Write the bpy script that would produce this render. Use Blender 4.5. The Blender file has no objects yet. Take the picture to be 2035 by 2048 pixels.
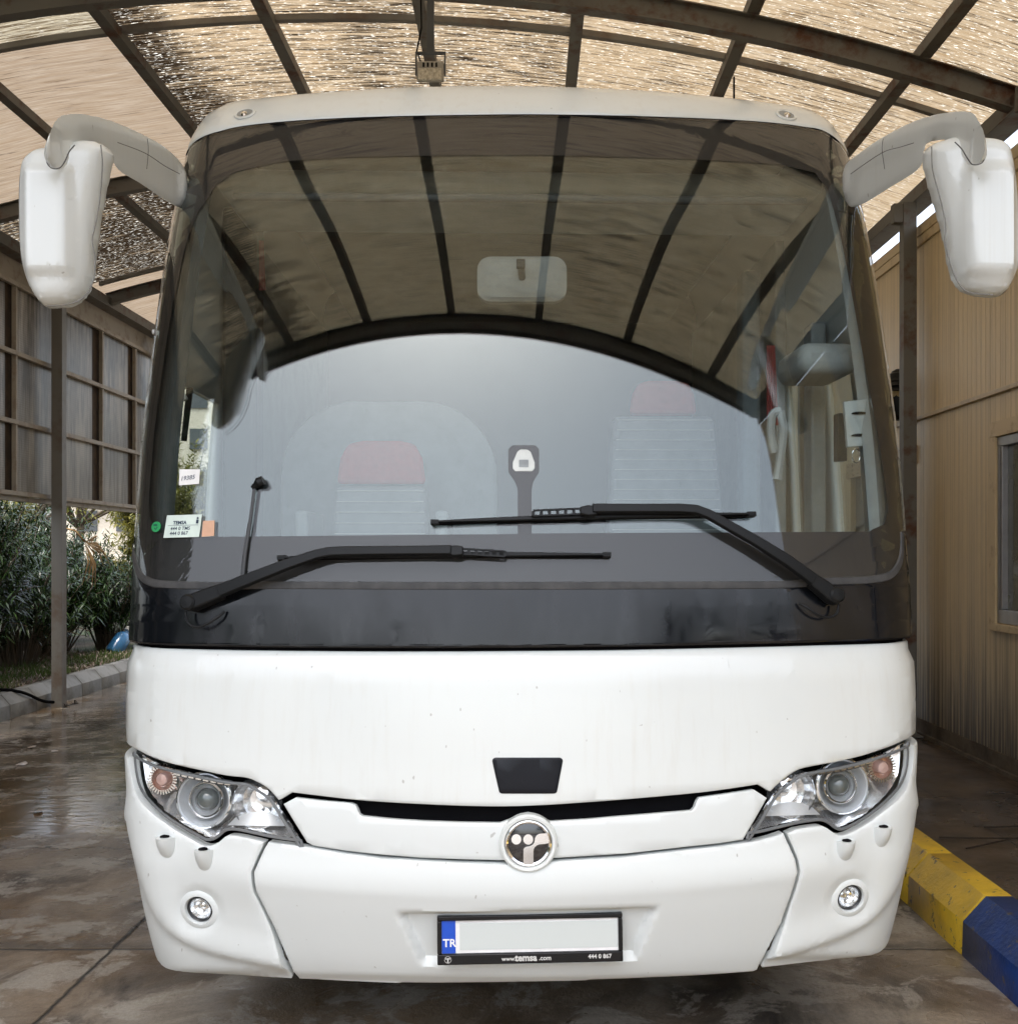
import bpy, bmesh, math, random
import numpy as np
from mathutils import Vector, Matrix
random.seed(7)
R = math.radians
SC = bpy.context.scene
COL = SC.collection
F = 2200.0; CX = 1055.0; CY = 1104.0; EYE = 1.6

# ------------------------------------------------------------------ camera, sky, sun, exposure
cd = bpy.data.cameras.new('camera'); cam = bpy.data.objects.new('camera', cd); COL.objects.link(cam)
cam.location = (0, 0, EYE); cam.rotation_euler = (R(90), 0, 0)
cd.lens = F / 2048 * 36; cd.sensor_width = 36
cd.shift_x = (1017.5 - CX) / 2048; cd.shift_y = (CY - 1024) / 2048
cd.clip_start = 0.05; cd.clip_end = 3000
SC.camera = cam
W = bpy.data.worlds.new('World'); SC.world = W; W.use_nodes = True
wn = W.node_tree.nodes; wl = W.node_tree.links
bg = wn['Background']; sky = wn.new('ShaderNodeTexSky'); sky.sky_type = 'NISHITA'; sky.sun_disc = False
SUN_EL, SUN_AZ = 66, 195
sky.sun_elevation = R(SUN_EL); sky.sun_rotation = R(SUN_AZ); sky.air_density = 1.0; sky.dust_density = 4.0; sky.ozone_density = 1.0
hs = wn.new('ShaderNodeHueSaturation'); hs.inputs['Saturation'].default_value = 0.50
wl.new(sky.outputs[0], hs.inputs['Color']); wl.new(hs.outputs[0], bg.inputs[0]); bg.inputs[1].default_value = 0.15
sd = bpy.data.lights.new('sun', 'SUN'); sun = bpy.data.objects.new('sun', sd); COL.objects.link(sun)
sd.energy = 0.6; sd.angle = R(14); sd.color = (1.0, 0.95, 0.86)
_d = Vector((math.sin(R(SUN_AZ)) * math.cos(R(SUN_EL)), math.cos(R(SUN_AZ)) * math.cos(R(SUN_EL)), math.sin(R(SUN_EL))))
sun.rotation_euler = _d.to_track_quat('Z', 'Y').to_euler(); sun.location = (0, 0, 30)
SC.view_settings.view_transform = 'Standard'; SC.view_settings.look = 'None'; SC.view_settings.gamma = 1
SC.view_settings.exposure = 1.85
SC.cycles.use_denoising = True; SC.cycles.max_bounces = 8; SC.cycles.transparent_max_bounces = 12
SC.cycles.sample_clamp_indirect = 8; SC.cycles.caustics_reflective = False; SC.cycles.caustics_refractive = False

# ------------------------------------------------------------------ materials
def nodes(name):
    m = bpy.data.materials.new(name); m.use_nodes = True
    nt = m.node_tree; return m, nt, nt.nodes, nt.links, nt.nodes['Principled BSDF']
def mapped(n, l, scale=(1, 1, 1), coord='Object'):
    tc = n.new('ShaderNodeTexCoord'); mp = n.new('ShaderNodeMapping'); mp.inputs['Scale'].default_value = scale
    l.new(tc.outputs[coord], mp.inputs[0]); return mp.outputs[0]
def noise(n, l, vec, scale, detail=4, rough=.6, dist=0):
    t = n.new('ShaderNodeTexNoise'); t.inputs['Scale'].default_value = scale; t.inputs['Detail'].default_value = detail
    t.inputs['Roughness'].default_value = rough; t.inputs['Distortion'].default_value = dist
    if vec is not None: l.new(vec, t.inputs['Vector'])
    return t.outputs['Fac']
def ramp(n, l, fac, stops):
    r = n.new('ShaderNodeValToRGB'); cr = r.color_ramp
    while len(cr.elements) < len(stops): cr.elements.new(.5)
    for e, (p, c) in zip(cr.elements, stops):
        e.position = p; e.color = (c, c, c, 1) if not isinstance(c, tuple) else (*c, 1)
    l.new(fac, r.inputs[0]); return r.outputs[0]
def mixc(n, l, fac, a, b, mode='MIX'):
    m = n.new('ShaderNodeMix'); m.data_type = 'RGBA'; m.blend_type = mode
    for sock, v in ((m.inputs[0], fac), (m.inputs[6], a), (m.inputs[7], b)):
        if isinstance(v, (int, float)): sock.default_value = v
        elif isinstance(v, tuple): sock.default_value = (*v, 1)
        else: l.new(v, sock)
    return m.outputs[2]
def mth(n, l, op, a, b=0, clamp=False):
    m = n.new('ShaderNodeMath'); m.operation = op; m.use_clamp = clamp
    for s, v in ((m.inputs[0], a), (m.inputs[1], b)):
        if isinstance(v, (int, float)): s.default_value = v
        else: l.new(v, s)
    return m.outputs[0]
def bump(n, l, p, h, strength=.3, dist=.01):
    b = n.new('ShaderNodeBump'); b.inputs['Strength'].default_value = strength; b.inputs['Distance'].default_value = dist
    l.new(h, b.inputs['Height']); l.new(b.outputs[0], p.inputs['Normal'])
def pm(name, col, rough=.5, metal=0., col2=None, scale=8, stretch=(1, 1, 1), lo=.4, hi=.65, bmp=0, bscale=60, coat=0, spec=.5, trans=0):
    m, nt, n, l, p = nodes(name)
    p.inputs['Roughness'].default_value = rough; p.inputs['Metallic'].default_value = metal
    p.inputs['Coat Weight'].default_value = coat; p.inputs['Coat Roughness'].default_value = .08
    p.inputs['Specular IOR Level'].default_value = spec
    if col2 is None: col2 = tuple(c * .82 for c in col)
    v = mapped(n, l, stretch); f = noise(n, l, v, scale, 6, .65)
    l.new(mixc(n, l, ramp(n, l, f, [(lo, 0.), (hi, 1.)]), col, col2), p.inputs['Base Color'])
    if bmp: bump(n, l, p, noise(n, l, mapped(n, l), bscale, 4), bmp, .004)
    return m
def m_paint(name, base=(.68, .72, .715), rough=.30, coat=.6, streak=.36):
    m, nt, n, l, p = nodes(name)
    p.inputs['Roughness'].default_value = rough; p.inputs['Coat Weight'].default_value = coat; p.inputs['Coat Roughness'].default_value = .12
    s = ramp(n, l, noise(n, l, mapped(n, l, (38, 38, .9)), 1.0, 5, .6), [(.50, 0.), (.80, 1.)])
    s2 = ramp(n, l, noise(n, l, mapped(n, l, (1.2, 1.2, .8)), 1.5, 3), [(.35, 0.), (.7, 1.)])
    st = mth(n, l, 'MULTIPLY', mth(n, l, 'MULTIPLY', s, s2), streak)
    sp = ramp(n, l, noise(n, l, mapped(n, l, (1, 1, .6)), 55, 1), [(.77, 0.), (.80, 1.)])
    c = mixc(n, l, st, base, (.50, .46, .38)); c = mixc(n, l, mth(n, l, 'MULTIPLY', sp, .55), c, (.25, .24, .22))
    soft = ramp(n, l, noise(n, l, mapped(n, l), 2.2, 5), [(.3, .0), (.75, .08)])
    c = mixc(n, l, soft, c, (.5, .49, .46)); l.new(c, p.inputs['Base Color'])
    return m
WHITE = m_paint('white_paint'); WHITE2 = m_paint('white_matte_paint', (.66, .70, .70), .5, .15, .08)
BLACKP = pm('black_plastic', (.007, .008, .009), .40, bmp=.15, bscale=200, spec=.22)
BLACKM = pm('black_matt', (.004, .004, .005), .9, spec=.1)
FRIT = pm('frit_black', (.006, .006, .007), .6)
RUBBER = pm('rubber', (.035, .036, .038), .65, bmp=.3, bscale=150, col2=(.06, .06, .06), scale=20)
CHROME = pm('chrome', (.86, .87, .88), .08, 1.0, col2=(.8, .8, .8))
SILVER = pm('silver_reflector', (.92, .93, .94), .14, .8, bmp=.35, bscale=30)
SATIN = pm('satin_lamp_body', (.60, .63, .66), .3, .4)
GREYTRIM = pm('grey_trim', (.30, .33, .35), .55)
LGREY = pm('light_grey_trim', (.46, .49, .51), .5)
DGREY = pm('dark_grey', (.06, .065, .07), .5)
REDF = pm('red_fabric', (.46, .06, .06), .8, scale=40)
AMBER = pm('amber_plastic', (.72, .40, .30), .16, .5, coat=1, col2=(.70, .55, .48), scale=60)
STEEL = pm('galvanised_steel', (.20, .19, .17), .55, .2, col2=(.12, .07, .04), scale=3, lo=.5, hi=.75, bmp=.1)
RUSTY = pm('rusty_steel', (.135, .13, .115), .6, .1, col2=(.085, .035, .016), scale=5, lo=.50, hi=.66, bmp=.3, bscale=40)
PALEST = pm('pale_steel', (.40, .36, .30), .6, 0, col2=(.20, .13, .08), scale=5, lo=.5, hi=.75)
def m_blackgloss():
    m, nt, n, l, p = nodes('black_gloss_panel'); p.inputs['Roughness'].default_value = .07; p.inputs['Coat Weight'].default_value = .0
    p.inputs['Specular IOR Level'].default_value = .42; p.inputs['Coat Roughness'].default_value = .05
    d = ramp(n, l, noise(n, l, mapped(n, l, (7, 7, 2.2)), 1.6, 6, .6), [(.45, 0.), (.8, 1.)])
    l.new(mixc(n, l, d, (.005, .006, .008), (.016, .017, .021)), p.inputs['Base Color'])
    l.new(ramp(n, l, noise(n, l, mapped(n, l, (5, 5, 1.5)), 2.0, 6), [(.4, .05), (.75, .32)]), p.inputs['Roughness'])
    bump(n, l, p, noise(n, l, mapped(n, l, (3, 3, 1)), 2.5, 2), .06, .01); return m
BLACKG = m_blackgloss()
def m_glass(name, tint, ior=1.75, dust=.03, wav=0, rough=0.0, dustcol=(.5, .5, .48), coat=(1, 1, 1)):
    m, nt, n, l, p = nodes(name); n.remove(p); out = n['Material Output']
    tr = n.new('ShaderNodeBsdfTransparent'); tr.inputs[0].default_value = (*tint, 1)
    gl = n.new('ShaderNodeBsdfGlossy'); gl.inputs['Roughness'].default_value = rough; gl.inputs[0].default_value = (*coat, 1)
    fr = n.new('ShaderNodeFresnel'); geo = n.new('ShaderNodeNewGeometry')
    l.new(mth(n, l, 'ADD', mth(n, l, 'MULTIPLY', geo.outputs['Backfacing'], 1 / ior - ior), ior), fr.inputs[0])   # a thin pane reflects the same from both sides
    mx = n.new('ShaderNodeMixShader'); l.new(fr.outputs[0], mx.inputs[0]); l.new(tr.outputs[0], mx.inputs[1]); l.new(gl.outputs[0], mx.inputs[2])
    df = n.new('ShaderNodeBsdfDiffuse'); df.inputs[0].default_value = (*dustcol, 1)
    sp = ramp(n, l, noise(n, l, mapped(n, l, (1, 1, .5)), 170, 2), [(.62, 0.), (.72, 1.)])
    sm = ramp(n, l, noise(n, l, mapped(n, l, (1, 1, .35)), 5, 5), [(.3, .15), (.8, 1.)])
    fac = mth(n, l, 'ADD', mth(n, l, 'MULTIPLY', sm, dust * .5), mth(n, l, 'MULTIPLY', mth(n, l, 'MULTIPLY', sp, sm), dust * 9))
    m2 = n.new('ShaderNodeMixShader'); l.new(fac, m2.inputs[0]); l.new(mx.outputs[0], m2.inputs[1]); l.new(df.outputs[0], m2.inputs[2])
    if wav:
        b = n.new('ShaderNodeBump'); b.inputs['Strength'].default_value = wav; b.inputs['Distance'].default_value = .01
        l.new(noise(n, l, mapped(n, l), 3.0, 1), b.inputs['Height']); l.new(b.outputs[0], gl.inputs['Normal']); l.new(b.outputs[0], fr.inputs['Normal'])
    l.new(m2.outputs[0], out.inputs[0]); return m
GLASS = m_glass('windscreen_glass', (.95, .96, .95), 1.50, .015, .0, 0.0, (.30, .30, .28))
GLASS2 = m_glass('coated_inner_glass', (.78, .83, .82), 1.86, .0, .0, coat=(.84, .94, .93))
LENSG = m_glass('lamp_lens_glass', (.97, .98, .98), 1.45, .01)
SIDEG = m_glass('side_window_glass', (.80, .85, .82), 1.5, .02)
TINTG = m_glass('tinted_glass', (.04, .045, .05), 1.5, .01)

# ------------------------------------------------------------------ object helpers
class MB:
    def __init__(s): s.v = []; s.f = []
    def add(s, vs, fs):
        o = len(s.v); s.v += [tuple(v) for v in vs]; s.f += [tuple(i + o for i in f) for f in fs]; return s
    def box(s, a, b):
        (x0, y0, z0), (x1, y1, z1) = a, b
        return s.add([(x0, y0, z0), (x1, y0, z0), (x1, y1, z0), (x0, y1, z0), (x0, y0, z1), (x1, y0, z1), (x1, y1, z1), (x0, y1, z1)],
                     [(0, 3, 2, 1), (4, 5, 6, 7), (0, 1, 5, 4), (1, 2, 6, 5), (2, 3, 7, 6), (3, 0, 4, 7)])
    def bar(s, p, q, w, h, up=(0, 0, 1)):
        p = Vector(p); q = Vector(q); d = (q - p).normalized(); r = d.cross(Vector(up)).normalized(); u = r.cross(d)
        vs = [c + r * (a * w / 2) + u * (b * h / 2) for c in (p, q) for a, b in ((-1, -1), (1, -1), (1, 1), (-1, 1))]
        return s.add(vs, [(0, 1, 2, 3), (7, 6, 5, 4), (0, 4, 5, 1), (1, 5, 6, 2), (2, 6, 7, 3), (3, 7, 4, 0)])
    def tube(s, pts, r, n=10):
        pts = [Vector(p) for p in pts]; rs = r if isinstance(r, (list, tuple)) else [r] * len(pts); rings = []
        up = Vector((0, 0, 1)); 
        if abs((pts[-1] - pts[0]).normalized().z) > .9: up = Vector((1, 0, 0))
        for i, p in enumerate(pts):
            d = (pts[min(i + 1, len(pts) - 1)] - pts[max(i - 1, 0)]).normalized()
            a = d.cross(up).normalized(); b = a.cross(d)
            rings.append([p + (a * math.cos(k * 2 * math.pi / n) + b * math.sin(k * 2 * math.pi / n)) * rs[i] for k in range(n)])
        vs = [v for rg in rings for v in rg]; fs = []
        for i in range(len(pts) - 1):
            for k in range(n): fs.append((i * n + k, i * n + (k + 1) % n, (i + 1) * n + (k + 1) % n, (i + 1) * n + k))
        fs.append(tuple(reversed(range(n)))); fs.append(tuple(range((len(pts) - 1) * n, len(pts) * n)))
        return s.add(vs, fs)
    def lathe(s, prof, o, ax, n=40, sx=1, up=(0, 0, 1)):
        """prof: (radius, height along ax) list; revolve about o + ax"""
        o = Vector(o); ax = Vector(ax).normalized(); a = ax.cross(Vector(up)).normalized(); b = a.cross(ax)
        vs = []; fs = []
        for r, h in prof:
            for k in range(n): vs.append(o + ax * h + (a * (math.cos(k * 2 * math.pi / n) * sx) + b * math.sin(k * 2 * math.pi / n)) * max(r, 1e-5))
        for i in range(len(prof) - 1):
            for k in range(n): fs.append((i * n + k, i * n + (k + 1) % n, (i + 1) * n + (k + 1) % n, (i + 1) * n + k))
        return s.add(vs, fs)
def finish(me, smooth):
    bm = bmesh.new(); bm.from_mesh(me); bmesh.ops.recalc_face_normals(bm, faces=bm.faces); bm.to_mesh(me); bm.free()
    if smooth:
        me.shade_smooth(); me.set_sharp_from_angle(angle=R(smooth))
def obj(name, mb, mat, parent=None, smooth=35, local=False, bevel=0, recalc=True):
    """world-coordinate geometry; made local to its parent thing"""
    o_ = Vector((0, 0, 0))
    if parent is not None and not local:
        o_ = Vector(parent.get('_base', (0, 0, 0)))
    me = bpy.data.meshes.new(name)
    me.from_pydata([(v[0] - o_[0], v[1] - o_[1], v[2] - o_[2]) for v in mb.v], [], mb.f); me.update()
    if recalc: finish(me, smooth)
    elif smooth: me.shade_smooth()
    ob = bpy.data.objects.new(name, me); COL.objects.link(ob); me.materials.append(mat)
    if parent is not None:
        ob.parent = parent; ob['_base'] = tuple(o_)
    if bevel:
        b = ob.modifiers.new('bevel', 'BEVEL'); b.width = bevel; b.segments = 3; b.limit_method = 'ANGLE'; b.angle_limit = R(35)
        me.shade_smooth(); me.set_sharp_from_angle(angle=R(50))
    return ob
def tag(o, label=None, cat=None, group=None, kind=None):
    if label: o['label'] = label
    if cat: o['category'] = cat
    if group: o['group'] = group
    if kind: o['kind'] = kind
    return o
def thing(name, loc, label, cat, group=None, rz=0):
    o = bpy.data.objects.new(name, None); COL.objects.link(o); o.location = loc; o.rotation_euler.z = rz; o.empty_display_size = .2
    o['_base'] = tuple(loc); return tag(o, label, cat, group)
def copy_tree(o, parent=None, dl=(0, 0, 0)):
    c = o.copy(); COL.objects.link(c)
    if parent is not None: c.parent = parent
    else: c.location = Vector(o.location) + Vector(dl)
    for ch in [x for x in bpy.data.objects if x.parent == o]: copy_tree(ch, c)
    return c
def at(px, py, y): return Vector(((px - CX) / F * y, y, EYE + (CY - py) / F * y))

# ------------------------------------------------------------------ bus front surface (bus-local coordinates)
def pchip(tab):
    xs = [a for a, b in tab]; ys = [b for a, b in tab]; n = len(xs)
    h = [xs[i + 1] - xs[i] for i in range(n - 1)]; d = [(ys[i + 1] - ys[i]) / h[i] for i in range(n - 1)]
    m = [d[0]] + [0 if d[i - 1] * d[i] <= 0 else 2 * d[i - 1] * d[i] / (d[i - 1] + d[i]) for i in range(1, n - 1)] + [d[-1]]
    def f(x):
        if x <= xs[0]: return ys[0] + (x - xs[0]) * m[0]
        if x >= xs[-1]: return ys[-1] + (x - xs[-1]) * m[-1]
        i = 0
        while x > xs[i + 1]: i += 1
        s = (x - xs[i]) / h[i]
        return (2 * s**3 - 3 * s * s + 1) * ys[i] + (s**3 - 2 * s * s + s) * h[i] * m[i] + (-2 * s**3 + 3 * s * s) * ys[i + 1] + (s**3 - s * s) * h[i] * m[i + 1]
    return f
YP = pchip([(.30, .10), (.40, .06), (.5, .035), (.6, .015), (.7, .001), (.8, .002), (.9, .01), (1.1, .03), (1.3, .055), (1.42, .07), (1.51, .085), (1.75, .135), (2.0, .19), (2.26, .26),
            (2.5, .335), (2.75, .43), (2.95, .53), (3.075, .60), (3.15, .655), (3.2, .70), (3.25, .77), (3.29, .9), (3.32, 1.1), (3.34, 1.5)])
WZ = pchip([(.30, 1.18), (.4, 1.192), (.5, 1.206), (.6, 1.217), (.8, 1.236), (1.0, 1.253), (1.2, 1.261), (1.4, 1.26), (1.9, 1.26), (2.2, 1.252), (2.5, 1.243), (2.9, 1.23), (3.05, 1.225),
            (3.15, 1.21), (3.2, 1.195), (3.25, 1.165), (3.29, 1.11), (3.32, 1.02), (3.34, .9)])
_zz = np.arange(.2, 3.5, .001); _y = np.array([YP(z) for z in _zz]); _w = np.array([WZ(min(z, 3.34)) for z in _zz])
_yp = np.pad(_y, 110, mode='edge'); _c = np.concatenate([[0], np.cumsum(_yp)]); _ys = _y.copy()
for _it in range(2):
    _yp = np.pad(_ys, 110, mode='reflect', reflect_type='odd'); _c = np.concatenate([[0], np.cumsum(_yp)]); _n = np.empty_like(_ys)
    for _i, _z in enumerate(_zz):
        _h = int(90 * max(0, min(1, (3.12 - _z) / .1)) * max(0, min(1, (_z - 1.0) / .3))); _n[_i] = (_c[_i + 110 + _h + 1] - _c[_i + 110 - _h]) / (2 * _h + 1)
    _ys = _n
_YL = list(map(float, _ys)); _WL = list(map(float, _w))
def _look(T, z):
    q = (z - .2) / .001; i = int(q); i = 0 if i < 0 else min(i, len(T) - 2); f = q - i; return T[i] * (1 - f) + T[i + 1] * f
YP = lambda z: _look(_YL, z)
WZ = lambda z: _look(_WL, z)
TC = .86; G = .2
def plan(t, w, z):
    a = abs(t); sg = 1 if t >= 0 else -1
    if a <= TC: return sg * a * w, YP(z) + G * a * a
    if a <= 1:
        s = (a - TC) / (1 - TC); g0 = G * TC * TC; sl = 2 * G * TC
        x = (TC, TC + .075, 1, 1); y = (g0, g0 + .075 * sl, .27, .42); b = ((1 - s)**3, 3 * s * (1 - s)**2, 3 * s * s * (1 - s), s**3)
        return sg * w * sum(p * q for p, q in zip(b, x)), YP(z) + sum(p * q for p, q in zip(b, y))
    k = min(1, (a - 1) / 3); k = k * k * (3 - 2 * k)
    return sg * w, (YP(z) + .42) * (1 - k) + .5 * k + (a - 1)
YAW = R(1.6); CYW, SYW = math.cos(YAW), math.sin(YAW); D0 = 3.12
def to_world(p): return Vector((CYW * p[0] - SYW * p[1], SYW * p[0] + CYW * p[1] + D0, p[2]))
def to_local(p):
    x, y = p[0], p[1] - D0; return Vector((CYW * x + SYW * y, -SYW * x + CYW * y, p[2]))
def proj(p):
    w = to_world(p); return CX + F * w[0] / w[1], CY - F * (w[2] - EYE) / w[1]
def S0(t, z):
    x, y = plan(t, WZ(z), z); return Vector((x, y, z))
def N(t, z):
    e = .006; a = S0(t + e, z) - S0(t - e, z); b = S0(t, z + e) - S0(t, z - e); return a.cross(b).normalized()
def S(t, z, off=0.):
    p = S0(t, z)
    return p + N(t, z) * off if off else p
def P2(px, py, off=0.):
    """photo pixel -> (t, z) on the bus front"""
    C = to_local((0, 0, EYE)); D = to_local(at(px, py, 1.0)) - C
    def f(q):
        p = C + D * q; z = min(max(p.z, .3), 3.339); w = WZ(z); a = min(abs(p.x) / w, 1.0)
        if a <= TC: g = G * a * a; t = a
        else:
            lo, hi = TC, 1.0
            for _ in range(22):
                m = (lo + hi) / 2
                if abs(plan(m, w, z)[0]) / w < a: lo = m
                else: hi = m
            t = lo; g = plan(t, w, z)[1] - YP(z)
        return p.y - (YP(z) + g), (t if p.x >= 0 else -t), z
    q = 2.9; v = f(q)[0]
    while q < 5.2:
        v2 = f(q + .03)[0]
        if v2 >= 0:
            lo, hi = q, q + .03
            for _ in range(24):
                m = (lo + hi) / 2
                if f(m)[0] < 0: lo = m
                else: hi = m
            _, t, z = f(lo); return t, z
        q += .03
    _, t, z = f(3.5); return t, z
def PX(pts): return [P2(*p) for p in pts]
def on(px, py, off=0.):
    t, z = P2(px, py); return S(t, z, off)
def densify(pts, n=6, closed=False):
    out = []; m = len(pts)
    for i in range(m if closed else m - 1):
        a, b = pts[i], pts[(i + 1) % m]
        for k in range(n): out.append(tuple(a[j] + (b[j] - a[j]) * k / n for j in range(len(a))))
    if not closed: out.append(tuple(pts[-1]))
    return out
def smoothpoly(pts, n=5, closed=False):
    """Catmull-Rom"""
    m = len(pts); out = []
    g = (lambda i: pts[i % m]) if closed else (lambda i: pts[min(max(i, 0), m - 1)])
    for i in range(m if closed else m - 1):
        p0, p1, p2, p3 = g(i - 1), g(i), g(i + 1), g(i + 2)
        for k in range(n):
            s = k / n
            out.append(tuple(.5 * (2 * b + (c - a) * s + (2 * a - 5 * b + 4 * c - d) * s * s + (3 * b - a - 3 * c + d) * s**3) for a, b, c, d in zip(p0, p1, p2, p3)))
    if not closed: out.append(tuple(pts[-1]))
    return out
def edge_dist(P, poly):
    P = np.asarray(P, float); Q = np.asarray(poly, float); A = Q; B = np.roll(Q, -1, 0); d = np.full(len(P), 1e9)
    for a, b in zip(A, B):
        ab = b - a; L = (ab * ab).sum()
        if L < 1e-14: continue
        t = np.clip(((P - a) @ ab) / L, 0, 1); c = a + t[:, None] * ab; d = np.minimum(d, np.sqrt(((P - c)**2).sum(1)))
    return d
KT = 1.25
def grid_poly(poly, step, rings=(.004, .009)):
    """2-D polygon -> bmesh of fine cells (u, v, 0)"""
    bm = bmesh.new()
    cl = []
    for p in poly:
        if not cl or (abs(p[0] - cl[-1][0]) + abs(p[1] - cl[-1][1])) > 1e-4: cl.append(p)
    if abs(cl[0][0] - cl[-1][0]) + abs(cl[0][1] - cl[-1][1]) < 1e-4: cl.pop()
    area = sum(a[0] * b[1] - b[0] * a[1] for a, b in zip(cl, cl[1:] + cl[:1]))
    if area < 0: cl.reverse()
    f = bm.faces.new([bm.verts.new((p[0], p[1], 0)) for p in cl]); last = 0
    for r in rings:
        bmesh.ops.inset_region(bm, faces=[f], thickness=r - last, use_even_offset=True, use_boundary=True); last = r
    bmesh.ops.triangulate(bm, faces=[f])
    us = [p[0] for p in cl]; vs = [p[1] for p in cl]
    gu = np.arange(min(us) + step * .37, max(us), step); gv = np.arange(min(vs) + step * .41, max(vs), step)
    for g in gu: bmesh.ops.bisect_plane(bm, geom=bm.verts[:] + bm.edges[:] + bm.faces[:], plane_co=(g, 0, 0), plane_no=(1, 0, 0), dist=1e-6)
    for g in gv: bmesh.ops.bisect_plane(bm, geom=bm.verts[:] + bm.edges[:] + bm.faces[:], plane_co=(0, g, 0), plane_no=(0, 1, 0), dist=1e-6)
    gu = np.asarray(gu); gv = np.asarray(gv)
    def ong(a, b, k, g):
        if abs(a.co[k] - b.co[k]) > 1e-5: return False
        return len(g) and np.abs(g - a.co[k]).min() < 1e-4
    D = {v: d for v, d in zip(bm.verts, edge_dist([(v.co.x, v.co.y) for v in bm.verts], cl))}
    kill = []
    for e in bm.edges:
        if e.is_boundary: continue
        a, b = e.verts
        if ong(a, b, 0, gu) or ong(a, b, 1, gv): continue
        if D[a] < rings[-1] + 1e-4 and D[b] < rings[-1] + 1e-4 if rings else False: continue
        kill.append(e)
    bmesh.ops.dissolve_edges(bm, edges=kill, use_verts=False, use_face_split=False)
    return bm, cl
RIM = 0.005
def panel(name, poly, mat, parent, step=.05, disp=None, thick=.018, off=0., rim=RIM, smooth=38, holes=None):
    """poly in (t, z). Curved shell with rounded rim and real thickness on the bus surface."""
    q = [(t * KT, z) for t, z in poly]
    rings = (.0035, .008) if rim else ()
    bm, cl = grid_poly(q, step, rings)
    vs = list(bm.verts); co = [(v.co.x, v.co.y) for v in vs]; D = edge_dist(co, cl)
    offs = []
    for v, d in zip(vs, D):
        o = off
        if rim:
            if d < .0012: o -= rim
            elif d < .005: o -= rim * .25
        offs.append(o)
    if thick:
        be = [e for e in bm.edges if e.is_boundary]
        r = bmesh.ops.extrude_edge_only(bm, edges=be)
        nv = [g for g in r['geom'] if isinstance(g, bmesh.types.BMVert)]
        idx = {}
        for v, o in zip(vs, offs): idx[v] = o
        for v in nv: idx[v] = off - rim - thick
    else:
        idx = dict(zip(vs, offs))
    nrm = []
    for v in bm.verts:
        t, z = v.co.x / KT, v.co.y; o = idx.get(v, off); nrm.append(N(t, z))
        if disp:
            px, py = proj(S0(t, z)); o += disp(px, py)
        v.co = S(t, z, o)
    if holes:
        fs = []
        for f in bm.faces:
            px, py = proj(f.calc_center_median())
            if any(math.hypot(px - hx, py - hy) < hr for hx, hy, hr in holes): fs.append(f)
        bmesh.ops.delete(bm, geom=fs, context='FACES')
    bmesh.ops.recalc_face_normals(bm, faces=bm.faces)
    if not thick:
        bm.normal_update(); tot = sum(f.normal.y * f.calc_area() for f in bm.faces)
        if tot > 0: bmesh.ops.reverse_faces(bm, faces=bm.faces[:])
    me = bpy.data.meshes.new(name); bm.to_mesh(me); bm.free(); me.materials.append(mat)
    me.shade_smooth(); me.set_sharp_from_angle(angle=R(smooth))
    if rim == 0 and not thick and not disp: me.normals_split_custom_set_from_vertices([tuple(x) for x in nrm])
    o = bpy.data.objects.new(name, me); COL.objects.link(o); o.parent = parent; return o
def arc(cx, cy, rx, ry, a0, a1, n=8):
    return [(cx + rx * math.cos(R(a0 + (a1 - a0) * i / n)), cy - ry * math.sin(R(a0 + (a1 - a0) * i / n))) for i in range(n + 1)]
def rrect(x0, y0, x1, y1, r, n=5):
    return arc(x1 - r, y0 + r, r, r, 0, 90, n) + arc(x0 + r, y0 + r, r, r, 90, 180, n) + arc(x0 + r, y1 - r, r, r, 180, 270, n) + arc(x1 - r, y1 - r, r, r, 270, 360, n)

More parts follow.
